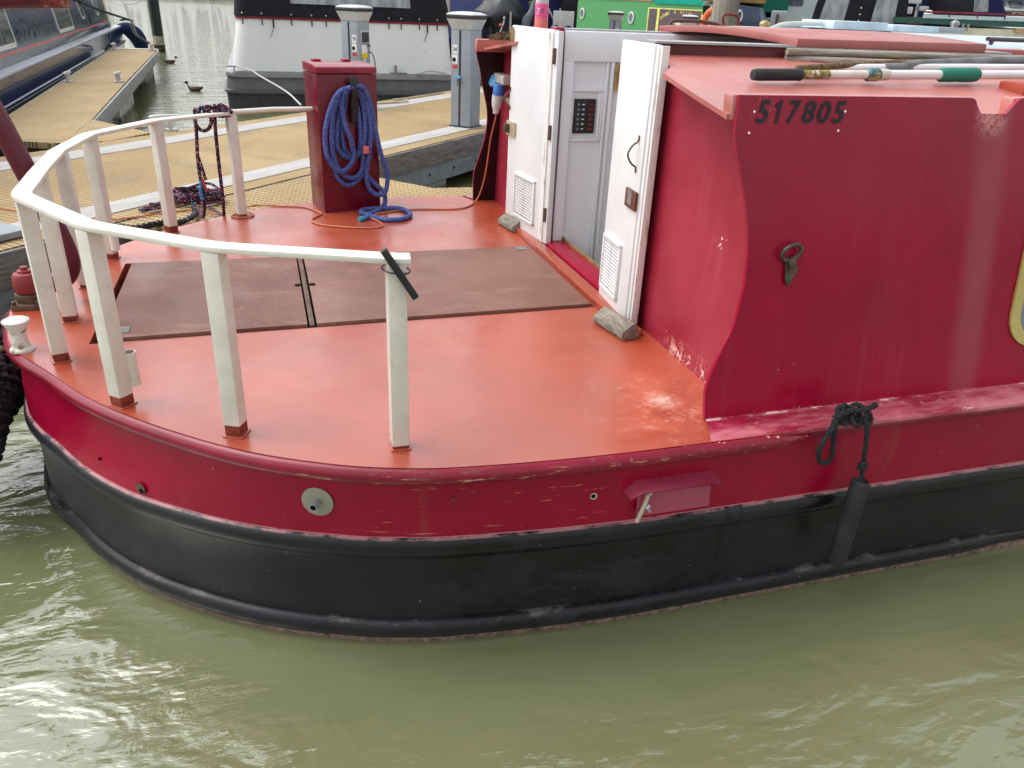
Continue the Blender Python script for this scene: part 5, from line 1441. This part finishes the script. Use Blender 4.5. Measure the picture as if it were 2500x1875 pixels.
t = thing("bow_line", (-2.3, 17.4, .5), "black mooring line from the navy narrowboat down to the finger's end cleat", "rope")
b = MB()
b.tube(smooth_path([(-1.86, 17.15, .56), (-2.2, 18.2, .66), (-2.62, 20.9, .82), (-2.9, 21.4, .80)], 5), .022, 7)
b.tube(smooth_path([(-1.86, 17.2, .54), (-2.3, 18.8, .62), (-2.7, 21.3, .74)], 5), .016, 7)
b.tube(smooth_path([(-2.62, 21.2, .80), (-2.85, 18, 1.12), (-2.95, 15.5, 1.45), (-2.95, 13.5, 1.8)], 5), .022, 7)
b.tube([(-2.5, 17.1, .53), (-2.62, 17.3, .5), (-2.66, 17.15, .45)], .02, 7)
b.build("line", ROPEB, t)
t = thing("guy_wire", (-2.7, 21, .8), "thin wire rigging running up from the navy narrowboat's end", "wire")
b = MB(); b.tube([(-2.68, 21.3, .85), (-3.1, 21.5, 2.2)], .008, 6); b.tube(smooth_path([(-2.78, 21.4, 1.12), (-2.55, 21.4, 1.15), (-2.2, 21.4, 1.3), (-1.9, 21.4, 1.55), (-1.6, 21.4, 2.0)], 5), .007, 6); b.build("wire_strand", STEEL, t)

# ------------------------------------------------------------------ white and grey cruiser with black canopy
cr = thing("cabin_cruiser", (1.25, 12.6, 0), "white cruiser with grey hull and black canopy, its stern facing the camera", "boat")
CYY = 12.6
def cx(z, s_):   # half width, slightly narrower upward
    return 0
def sect(zs, y0=CYY, name="x", m_=None, bev=.0, y1=None, par=cr):
    """body of rectangular sections (x0,x1,z) extruded away from the camera, rounded stern corners"""
    rings = []
    for x0, x1, z in zs:
        r = .18
        P = []
        for cx_, cy_, a0 in ((x0 + r, y0 + r, 180), (x1 - r, y0 + r, 270)):
            for i in range(6):
                a = R(a0 + 90 * i / 5); P.append(Vector((cx_ + r * math.cos(a), cy_ + r * math.sin(a), z)))
        P += [Vector((x1, (y1 or y0 + 8), z)), Vector((x0, (y1 or y0 + 8), z))]
        rings.append(P)
    return MB().loft(rings, True, True).build(name, m_, par, bev)
sect([(-.44, 2.95, -.3), (-.46, 2.97, .215)], CYY + .02, "hull_bottom", GREYD)
sect([(-.47, 2.98, .218), (-.49, 3.0, .235), (-.49, 3.0, .255), (-.47, 2.98, .272)], CYY - .02, "rubber_band", plain("grey_rubber_band", (.10, .10, .105), .5))
sect([(-.455, 2.965, .272), (-.43, 2.94, .44)], CYY + .01, "hull_side", GREYH)
sect([(-.44, 2.95, .441), (-.45, 2.96, .46), (-.44, 2.95, .50), (-.40, 2.91, .52)], CYY - .03, "gunwale", plain("pale_grey_gunwale", (.26, .26, .265), .45))
sect([(-.36, 2.90, .521), (-.30, 2.86, .8), (-.22, 2.82, 1.22)], CYY + .03, "coaming", WHITE)
sect([(-.25, 2.86, 1.205), (-.24, 2.85, 1.235)], CYY + .012, "red_trim", CREDL)
can = sect([(-.255, 2.865, 1.236), (-.22, 2.80, 1.5), (-.05, 2.6, 2.3), (.2, 2.3, 2.5)], CYY + .01, "canopy", BLACKC)
MB().extr([(.52, CYY - .002, 1.418), (2.22, CYY - .002, 1.418), (2.18, CYY + .02, 2.1), (.56, CYY + .02, 2.1)], (0, .004, 0)).build("vinyl_window", VINYL, can)
STUD, STRAPM = plain("chrome_stud", (.5, .5, .5), .3, .5, .6), plain("dark_strap", (.06, .06, .06), .7)
for x in (-.14, .12, .52, .80, 1.0, 1.55, 1.9, 2.08, 2.35, 2.62):
    MB().ball((x, CYY - .002, 1.275), .013, 6).build("press_stud", STUD, can)
    MB().box(x - .009, x + .009, CYY - .004, CYY + .002, 1.13, 1.21).build("strap", STRAPM, can)
for x in (.27, 2.47):
    MB().box(x - .012, x + .012, CYY - .006, CYY + .001, 1.10, 1.21).beam((x, CYY - .01, 1.10), (x - .05, CYY - .01, .98), .012, .008).build("strap", STRAPM, can)
b = MB(); b.cyl((1.98, CYY - .02, .52), (1.98, CYY - .02, .64), .02, 8); b.box(1.9, 2.15, CYY - .04, CYY, .525, .54); b.box(1.3, 1.42, CYY - .04, CYY, .522, .54); b.build("deck_fittings", plain("dull_fitting", (.2, .2, .19), .5), cr)
b = MB(); b.cyl((-.32, CYY - .05, .52), (-.32, CYY - .05, .585), .012, 8); b.cyl((-.42, CYY - .05, .585), (-.20, CYY - .05, .585), .012, 8); b.build("stern_cleat", STEEL, cr)
t = thing("stern_line", (-.2, 12.5, .6), "thin white line from the cruiser's stern cleat down to the walkway", "rope")
MB().tube(smooth_path([(-.28, 12.52, .59), (-.08, 12.2, .56), (.02, 11.8, .53), (.30, 10.4, .49), (.42, 9.35, .46)], 5), .010, 7).build("line", WHITEROPE, t)
t = thing("shore_cable", (1.9, 9.3, .46), "pale cable snaking along the far strip of the walkway", "cable")
MB().tube(smooth_path([pt(1.9, 1.88, .465), pt(2.3, 1.93, .465), pt(2.7, 1.8, .465), pt(2.95, 1.7, .47), pt(3.15, 1.85, .47), pt(3.0, 1.92, .47), pt(3.4, 1.9, .465), pt(4.2, 1.93, .465)], 5), .009, 6).build("sheath", plain("buff_cable", (.42, .36, .27), .7), t)
b = MB(); b.tube(smooth_path([(2.3, 12.55, .53), (2.5, 12.53, .58), (2.8, 12.53, .545), (3.0, 12.53, .56), (2.75, 12.5, .53)], 5), .016, 6)
tag(b.build("coiled_line", WHITEROPE, loc=(2.6, 12.55, .53)), "white line lying on the stern deck of the white cruiser", "rope")

# ------------------------------------------------------------------ navy covered boat with outboard
nc = thing("covered_boat", (4.4, 14.5, 0), "lavender and navy covered boat behind the bottle, with clutter on its stern", "boat")
MB().extr([(3.1, 14.6, -.2), (4.25, 14.6, -.2), (4.25, 14.6, 1.1), (4.0, 14.7, 2.2), (3.0, 14.7, 2.2)], (0, 5, 0)).build("side_cover", LAV, nc)
MB().extr([(3.2, 14.45, -.2), (5.25, 14.45, -.2), (5.2, 14.45, .95), (3.25, 14.45, .95)], (0, 5, 0)).build("hull", plain("very_dark_navy_hull", (.008, .009, .02), .4), nc)
b = MB(); b.extr([(3.95, 13.95, .9), (5.15, 13.95, .9), (5.15, 14.2, 1.6), (5.1, 14.3, 2.6), (4.45, 14.3, 2.6), (4.35, 14.1, 1.75)], (0, 4, 0)); b.build("tent_cover", NAVYC, nc)
MB().box(5.10, 5.33, 13.9, 18, .4, 2.7).build("black_flap", BLACKC, nc)
MB().tube([(4.52, 13.9, 1.9), (5.0, 13.93, 1.2)], .016, 6).build("guy_rope", WHITEROPE, nc)
MB().box(4.98, 5.0, 13.82, 13.85, 1.0, 1.5).build("frame_leg", STEEL, nc)
lb_ = MB(); lb_.extr([(4.87, 13.8, 1.15), (5.24, 13.8, 1.15), (5.24, 13.8, 1.46), (4.87, 13.8, 1.46)], (0, .03, 0)); lb_.build("white_board", plain("grey_white_board", (.5, .51, .52), .5), nc, .01)
b = MB()
for x in (4.92, 5.14): b.lathe((x, 13.79, 1.18), [(.025, 0), (.06, 0), (.06, .03), (.025, .03)], 12, Matrix.Rotation(R(90), 3, 'X'))
b.build("rollers", BLACKP, nc)
ob = thing("outboard_motor", (4.05, 13.9, .4), "black tarpaulin-draped outboard and fittings beside the near pedestal", "outboard motor")
b = MB()
rings = []
for z, sx, sy, ox in ((.9, .12, .12, .0), (1.15, .16, .16, 0), (1.3, .36, .25, -.02), (1.36, .44, .32, -.02), (1.42, .40, .3, 0), (1.5, .34, .26, .02), (1.62, .22, .2, .03), (1.68, .05, .05, .03)):
    rings.append([Vector((3.95 + ox + sx * math.cos(k * math.pi / 8) * (1 + .12 * math.sin(3 * k + z * 9)), 13.9 + sy * math.sin(k * math.pi / 8), z + .05 * math.sin(k * 1.7 + z * 4))) for k in range(16)])
b.loft(rings, True, True); b.build("tarpaulin", plain("dark_grey_tarpaulin", (.03, .035, .04), .45, .5, var=.3, vs=5), ob, ang=70)
MB().box(3.75, 4.25, 13.85, 14.3, .0, 1.2).build("motor_body", BLACKP, ob, .04)
MB().tube([(3.99, 13.6, .9), (3.98, 13.6, 1.02), (4.05, 13.6, 1.1), (4.05, 13.6, 1.42)], .02, 8).build("tube_frame", STEEL, ob)
MB().tube([(4.28, 13.6, 1.08), (4.33, 13.6, 1.3), (4.40, 13.6, 1.42), (4.46, 13.6, 1.62)], [.05, .08, .05, .02], 8).build("strut", plain("slate_strut", (.10, .12, .14), .4), ob)
MB().obox((4.47, 13.7, 1.53), (.06, 0, .02), (0, .05, 0), (-.02, 0, .06)).build("moss_pad", plain("moss_green", (.09, .13, .02), .9), ob, .02)
MB().box(2.99, 3.17, 14.2, 14.4, 1.3, 1.6).build("white_lantern", plain("ivory_lantern_frame", (.62, .62, .52), .5, dirt=(.3, .3, .15), dscale=9), nc, .02)

# ------------------------------------------------------------------ green narrowboat with sign
gb = thing("narrowboat", (11, 25, 0), "bright green narrowboat with portholes and a painted brown and gold sign", "boat")
g0, g1 = Vector((10.95, 19.4, 0)), Vector((9.9, 30.5, 0))
gd = (g1 - g0).normalized(); gn = Vector((-gd.y, gd.x, 0))
if gn.x > 0: gn = -gn
gl = (g1 - g0).length
def gp(a, o_, z): return g0 + gd * a + gn * o_ + Vector((0, 0, z))
MB().extr([gp(0, 0, -.3), gp(gl, 0, -.3), gp(gl, 0, .80), gp(0, 0, .72)], gn * -2).build("hull", plain("dark_grey_green_hull", (.05, .06, .055), .5), gb)
MB().extr([gp(0, -.08, .72), gp(gl, -.08, .80), gp(gl, -.10, 1.72), gp(3.4, -.10, 1.72), gp(0, -.10, 1.72)], gn * -1.8).build("cabin", GREEN, gb)
MB().extr([gp(2.9, -.07, 1.722), gp(gl, -.07, 1.722), gp(gl, -.07, 1.76), gp(2.9, -.07, 1.76)], gn * -1.85).build("roof", plain("coral_roof_paint", (.55, .12, .07), .5), gb)
b = MB(); b.extr([gp(-.3, -.06, 1.66), gp(2.6, -.06, 1.665), gp(2.9, -.06, 1.75), gp(2.7, -.2, 2.3), gp(-.3, -.2, 2.3)], gn * -1.7); b.build("canvas_cover", TEAL, gb)
MB().extr([gp(-.3, -.062, 1.6), gp(-.9, -.5, 1.58), gp(-.9, -.5, 2.3), gp(-.3, -.1, 2.3)], gn * -1.2).build("canvas_end", plain("dark_teal_canvas", (.0, .14, .09), .8), gb)
def gside(a0, a1, z0, z1, o_, m_, nm, par=gb, rad=0):
    P = rrect(a0, a1, z0, z1, rad) if rad else [(a0, z0), (a1, z0), (a1, z1), (a0, z1)]
    return MB().extr([gp(a, -.085 + o_, z) for a, z in P], gn * .006).build(nm, m_, par)
sg = gside(.35, 3.05, .92, 1.56, .001, SIGNL, "painted_sign")
gside(.42, 2.42, .92, 1.53, .008, SIGNB, "sign_field", sg); gside(2.56, 2.98, .92, 1.53, .008, SIGNB, "sign_border", sg)
def gtext(nm, s_, a0, z0, w_, h_, m_): text(nm, s_, gp(a0, -.066, z0), -gd, (0, 0, 1), w_, h_, m_, sg, .004, 0, .02)
gtext("sign_town", "STAFFORDSHIRE", 2.36, .955, 1.8, .10, SIGNY)
for k, ch in enumerate("ARABELLA & KINGS"):
    if ch == ' ': continue
    a = R(155 - k * 8.6)
    gtext("sign_letter", ch, 1.42 - .98 * math.cos(a) * -1 + .05 - 0, 1.14 + .30 * math.sin(a), .10, .085, SIGNY)
b = MB(); ctr = (1.45, 1.20)
star = []
for k in range(16):
    a = k * math.pi / 8; r_ = (1.0 if k % 4 == 0 else .5 if k % 2 == 0 else .42)
    star.append((ctr[0] + .30 * r_ * math.cos(a), ctr[1] + .085 * r_ * math.sin(a)))
b.extr([gp(a, -.068, z) for a, z in star], gn * .004); b.build("sign_motif", plain("pale_motif", (.6, .57, .45), .5), sg)
for a, z in ((3.95, 1.26), (7.15, 1.28)):
    pf = MB().lathe(gp(a, -.078, z), [(.17, 0), (.17, .02), (.125, .025), (.125, .0)], 20, gn.to_track_quat('Z', 'Y').to_matrix()).build("porthole", FRAMEA, gb)
    MB().lathe(gp(a, -.078, z), [(.124, .0), (.124, .012), (.001, .012)], 20, gn.to_track_quat('Z', 'Y').to_matrix()).build("pane", GLASSG, pf)
wf = gside(8.55, 9.35, 1.18, 1.62, .001, SIGNL, "window", rad=.05); gside(8.63, 9.27, 1.22, 1.58, .008, GLASSG, "pane", wf, .04)
lr_ = thing("lifebuoy", (8.75, 15.6, 1.3), "orange lifebuoy hanging beside the thick wooden pile", "lifebuoy")
u_ = Vector((.8, -.6, 0)); b = MB()
b.tube([Vector((8.80, 15.4, 1.30)) + u_ * (.16 * math.cos(a)) + Vector((0, 0, .27 * math.sin(a))) for a in [i * R(15) for i in range(24)]], .068, 10, True)
b.build("ring", ORANGE, lr_)
MB().box(8.86, 8.92, 15.6, 15.66, .4, 1.66).build("stand_post", plain("pale_stand_post", (.4, .4, .3), .6), lr_)
MB().box(8.84, 9.02, 15.35, 15.5, 1.56, 1.66).build("hook_block", plain("ivory_block", (.6, .58, .48), .6), lr_, .01)
# dark green boat behind it
BD = Vector((.72, 1, 0))
t = thing("moored_boat", (11.2, 19, 0), "dark green boat with pale rubbing band just left of the wooden pile", "boat")
MB().extr([(10.6, 19.0, -.2), (12.6, 19.0, -.2), (12.6, 19.0, 1.45), (10.6, 19.0, 1.45)], BD * (26 - 19.0)).build("hull", plain("deep_green_hull", (.01, .09, .02), .4), t, .05)
MB().extr([(10.5, 18.9, 1.66), (12.6, 18.9, 1.66), (12.6, 18.9, 1.74), (10.5, 18.9, 1.74)], BD * (26 - 18.9)).build("roof_edge", PALEG, t, .02); MB().extr([(10.55, 19.0, 1.46), (12.5, 19.0, 1.46), (12.5, 19.0, 1.655), (10.55, 19.0, 1.655)], BD * (26 - 19.0)).build("cabin", DGREEN, t)
MB().extr([(10.8, 18.88, 1.76), (11.9, 18.88, 1.76), (11.9, 18.88, 1.95), (10.8, 18.88, 1.95)], BD * (18.95 - 18.88)).build("windscreen", VINYL, t)

# ------------------------------------------------------------------ boats to the right, beyond the roof
t = thing("moored_boat", (10.6, 17, 0), "slate blue boat with a white ring on its side, right of the wooden pile", "boat")
MB().extr([(9.75, 17.0, 1.25), (11.0, 17.0, 1.25), (10.85, 17.0, 1.66), (9.75, 17.0, 1.74)], BD * 5).build("cabin", plain("slate_blue_paint", (.15, .18, .27), .4), t)
MB().extr([(9.6, 16.9, -.2), (11.3, 16.9, -.2), (11.3, 16.9, 1.22), (9.6, 16.9, 1.22)], BD * (22 - 16.9)).build("hull", WHITE, t, .05)
b = MB(); b.tube([(10.36 + .07 * math.cos(a), 16.98, 1.47 + .11 * math.sin(a)) for a in [i * R(18) for i in range(20)]], .025, 8, True); b.build("white_ring", LABW, t)
MB().extr([(9.7, 16.9, 1.33), (10.3, 16.9, 1.33), (10.3, 16.9, 1.40), (9.7, 16.9, 1.40)], BD * (16.97 - 16.9)).build("pale_band", LABW, t); MB().extr([(9.7, 16.92, 1.225), (10.95, 16.92, 1.225), (10.95, 16.92, 1.29), (9.7, 16.92, 1.29)], BD * (16.98 - 16.92)).build("dark_band", INK, t)
MB().extr([(11.05, 16.8, 1.1), (11.45, 16.8, 1.1), (11.45, 16.8, 1.62), (11.05, 16.8, 1.62)], BD * (17.1 - 16.8)).build("white_locker", plain("white_grp_locker", (.6, .6, .62), .4), t, .03)
MB().extr([(11.17, 16.78, 1.15), (11.24, 16.78, 1.15), (11.24, 16.78, 1.55), (11.17, 16.78, 1.55)], BD * (16.8 - 16.78)).build("locker_recess", GREYH, t)
MB().extr([(9.9, 18, 1.75), (11.6, 18, 1.75), (11.6, 18, 2.0), (9.9, 18, 2.0)], BD * (20 - 18)).build("autumn_cover", plain("tan_cover", (.4, .25, .08), .8, .2, var=.4, vs=3), t, .05)

bc = thing("canopy_boat", (9.2, 13, 0), "boat with tall black canopy and clear vinyl windows, right of the wooden pile", "boat")
MB().extr([(8.95, 12.6, .6), (11.1, 12.6, .6), (11.05, 12.6, 1.5), (10.85, 12.6, 2.7), (9.35, 12.6, 2.7), (9.12, 12.6, 1.7)], BD * 3).build("canopy", BLACKC, bc)
MB().extr([(8.9, 12.7, -.2), (16, 12.7, -.2), (16, 12.7, .62), (8.9, 12.7, .62)], BD * (15.4 - 12.7)).build("hull", plain("dark_canopy_boat_hull", (.03, .03, .035), .5), bc, .03)
for P in ([(9.22, 1.44), (9.72, 1.43), (9.84, 2.4), (9.42, 2.4)], [(10.28, 1.42), (10.78, 1.41), (10.74, 2.4), (10.38, 2.4)]):
    MB().extr([(x, 12.594, z) for x, z in P], (0, .004, 0)).build("vinyl_window", VINYL, bc)
b = MB()
for z in (1.52, 1.72, 1.62): b.ball((10.03, 12.59, z), .014, 6)
b.build("press_studs", LABW, bc)
MB().extr([(11.75, 12.4, .6), (12.6, 12.4, .6), (12.2, 12.5, 2.3), (11.75, 12.5, 2.3)], (0, .5, 0)).build("canopy_flap", BLACKC, bc)
cl = MB(); cl.box(11.12, 11.7, 12.9, 13.2, 1.3, 1.62); cl.build("wooden_seats", plain("brown_seat", (.22, .08, .02), .5), bc, .02)
cl = MB(); cl.box(11.15, 11.5, 12.85, 12.95, 1.83, 1.95); cl.box(11.2, 11.35, 12.85, 12.95, 1.66, 1.78); cl.box(11.5, 11.7, 12.85, 12.95, 1.72, 1.8); cl.build("white_clutter", LABW, bc, .02)
MB().extr([(11.1, 13.3, .6), (11.8, 13.3, .6), (11.8, 13.3, 2.6), (11.1, 13.3, 2.6)], BD * (13.4 - 13.3)).build("dark_backdrop", BLACKC, bc)

# pale blue boat moored just beyond the finger
pb_ = thing("narrowboat", (8, 6.6, 0), "pale blue-roofed boat moored just beyond the red boat's roof", "boat")
b = MB()
rings = []
for x in (4.0, 4.2, 8, 17): rings.append([Vector((x, y, z)) for y, z in ((5.55, .5), (5.68, 1.40), (5.80, 1.425), (6.6, 1.475), (7.4, 1.43), (7.5, 1.40), (7.65, .5))])
b.loft(rings, True, True); b.build("cabin_roof", PALEB, pb_, .004)
MB().extr([(4.0, 5.45, -.2), (17, 5.45, -.2), (17, 5.45, .5), (3.2, 5.45, .5), (3.0, 6, .3)], (0, 2.3, 0)).build("hull", NAVYG, pb_)
for xa, xb, z1_ in ((5.12, 5.72, 1.548), (5.78, 6.32, 1.535)):
    MB().box(xa, xb, 6.75, 7.25, 1.478, z1_).build("roof_hatch", plain("pale_blue_hatch_paint", (.52, .63, .68), .4), pb_, .006)
MB().box(6.30, 6.78, 6.9, 7.25, 1.482, 1.53).build("roof_vent", plain("grey_vent_board", (.34, .36, .35), .6), pb_, .004)
b = MB()
b.lathe((6.73, 7.0, 1.49), [(.035, 0), (.035, .06), (.045, .065), (.045, .09), (.02, .1), (.02, .115), (.001, .115)], 12)
for x in (6.84, 6.9): b.cyl((x, 7.0, 1.5), (x, 7.0, 1.57), .013, 8)
b.build("chrome_fittings", plain("chrome_fitting", (.6, .6, .6), .15, .5, .9), pb_)
MB().tube([(4.82, 5.76, 1.47), (6.4, 5.76, 1.475)], .0, 6) if False else None
MB().tube(smooth_path([(5.86, 5.66, 1.43), (5.88, 5.66, 1.466), (5.95, 5.66, 1.470), (7.5, 5.66, 1.474)], 3), .018, 10).build("grab_rail", plain("dark_grey_rail", (.09, .095, .10), .5), pb_)
MB().box(5.3, 12, 5.60, 5.655, 1.392, 1.402).build("red_coach_roof_line", REDL, pb_)
# second pale item on that roof
MB().tube(smooth_path([(4.55, 6.9, 1.45), (4.7, 6.9, 1.50), (5.1, 6.9, 1.52)], 3), .02, 8).build("pale_hose", plain("ivory_roof_hose", (.55, .56, .5), .6), pb_)
MB().ball((4.52, 6.95, 1.49), .05, 8, (1, 1, .7)).build("mushroom_vent", BRASS, pb_)

# cream and green boat further back
cg = thing("narrowboat", (11, 10, 0), "cream and dark green boat with a thin red roof rail, behind the pale blue roof", "boat")
MB().extr([(8.55, 10, .5), (18, 10, .5), (18, 10, 1.55), (8.55, 10, 1.50)], (1.9, 2, 0)).build("cabin", CREAM, cg)
MB().extr([(8.50, 9.98, 1.535), (18, 9.98, 1.57), (18, 9.98, 1.68), (8.52, 9.98, 1.605)], (1.95, 2.04, 0)).build("green_band", DGREEN, cg)
MB().extr([(9.0, 9.97, 1.607), (18, 9.97, 1.682), (18, 9.97, 1.74), (9.0, 9.97, 1.655)], (1.95, 2.06, 0)).build("roof", PALEG, cg)
MB().extr([(8.5, 9.9, -.2), (18, 9.9, -.2), (18, 9.9, .5), (8.5, 9.9, .5)], (1.95, 2.1, 0)).build("hull", DGREEN, cg)
b = MB(); b.tube([(9.0, 9.97, 1.685), (18, 9.97, 1.77)], .012, 8)
for x in (9.45, 9.95, 10.45, 11): b.cyl((x, 9.97, 1.63), (x, 9.97, 1.695), .009, 6)
b.build("roof_rail", CREDL, cg)
MB().box(10.72, 11.2, 9.96, 9.99, 1.47, 1.52).build("wooden_door", plain("tan_door", (.5, .3, .14), .5), cg)
MB().lathe((9.2, 10.1, 1.66), [(.06, 0), (.06, .03), (.03, .05), (.001, .05)], 12).build("roof_vent", LABW, cg)

nv = thing("canopy_boat", (14, 15, 0), "boat with navy blue canopy and pale windows at the top right", "boat")
MB().extr([(12.2, 14.4, 1.4), (15.2, 14.4, 1.6), (14.4, 14.6, 3.0), (13.0, 14.6, 3.0)], (3, 3, 0)).build("canopy", NAVYC, nv)
for P in ([(13.35, 1.72), (13.85, 1.74), (13.85, 2.6), (13.5, 2.6)], [(14.12, 1.76), (14.6, 1.78), (14.42, 2.4), (14.1, 2.4)], [(13.93, 1.74), (14.04, 1.75), (14.04, 2.6), (13.95, 2.6)]):
    MB().extr([(x, 14.392 , z) for x, z in P], (0, .004, 0)).build("vinyl_window", VINYL, nv)
MB().extr([(12.2, 14.5, -.2), (17, 14.5, -.2), (17, 14.5, 1.55), (12.2, 14.5, 1.42)], (2.5, 2.5, 0)).build("hull", WHITE, nv, .03)
MB().extr([(11.8, 14.0, 1.5), (12.5, 14.0, 1.55), (12.5, 14.1, 2.4), (11.9, 14.1, 2.4)], (0, .6, 0)).build("pale_panel", plain("pale_vinyl_panel", (.55, .56, .58), .4), nv)
t = thing("moored_boat", (13.6, 19.5, 0), "pale cabin boat glimpsed between the slate blue boat and the black canopy", "boat")
MB().extr([(11.4, 19.0, .2), (14.5, 19.0, .2), (14.4, 19.0, 2.4), (11.6, 19.0, 2.4)], (3, 4, 0)).build("cabin", PALEG, t)
for xx in (11.7, 12.3, 12.9): MB().box(xx, xx + .45, 18.98, 18.995, 1.75, 2.1).build("window", GLASS, t)
wc = thing("cabin_cruiser", (17.5, 16, 0), "white cruiser with a row of dark-framed windows at the top right corner", "boat")
MB().extr([(15.9, 15.9, -.2), (24, 15.9, -.2), (24, 15.9, 1.85), (15.6, 15.9, 1.72)], (3, 3, 0)).build("hull", WHITE, wc)
MB().extr([(16.1, 16.0, 1.85), (24, 16.0, 1.9), (24, 16.2, 2.12), (16.3, 16.2, 2.07)], (2.5, 2.5, 0)).build("cabin", WHITE, wc)
MB().extr([(16.2, 16.02, 2.08), (24, 16.02, 2.13), (24, 16.4, 2.4), (17.0, 16.4, 2.3)], (2, 2, 0)).build("blue_cover", plain("slate_canvas", (.10, .12, .22), .8), wc)
for i in range(4): MB().extr([(16.3 + .55 * i, 15.99, 1.93), (16.75 + .55 * i, 15.99, 1.93), (16.72 + .55 * i, 16.1, 2.05), (16.33 + .55 * i, 16.1, 2.05)], (0, .01, 0)).build("window", GLASS, wc)
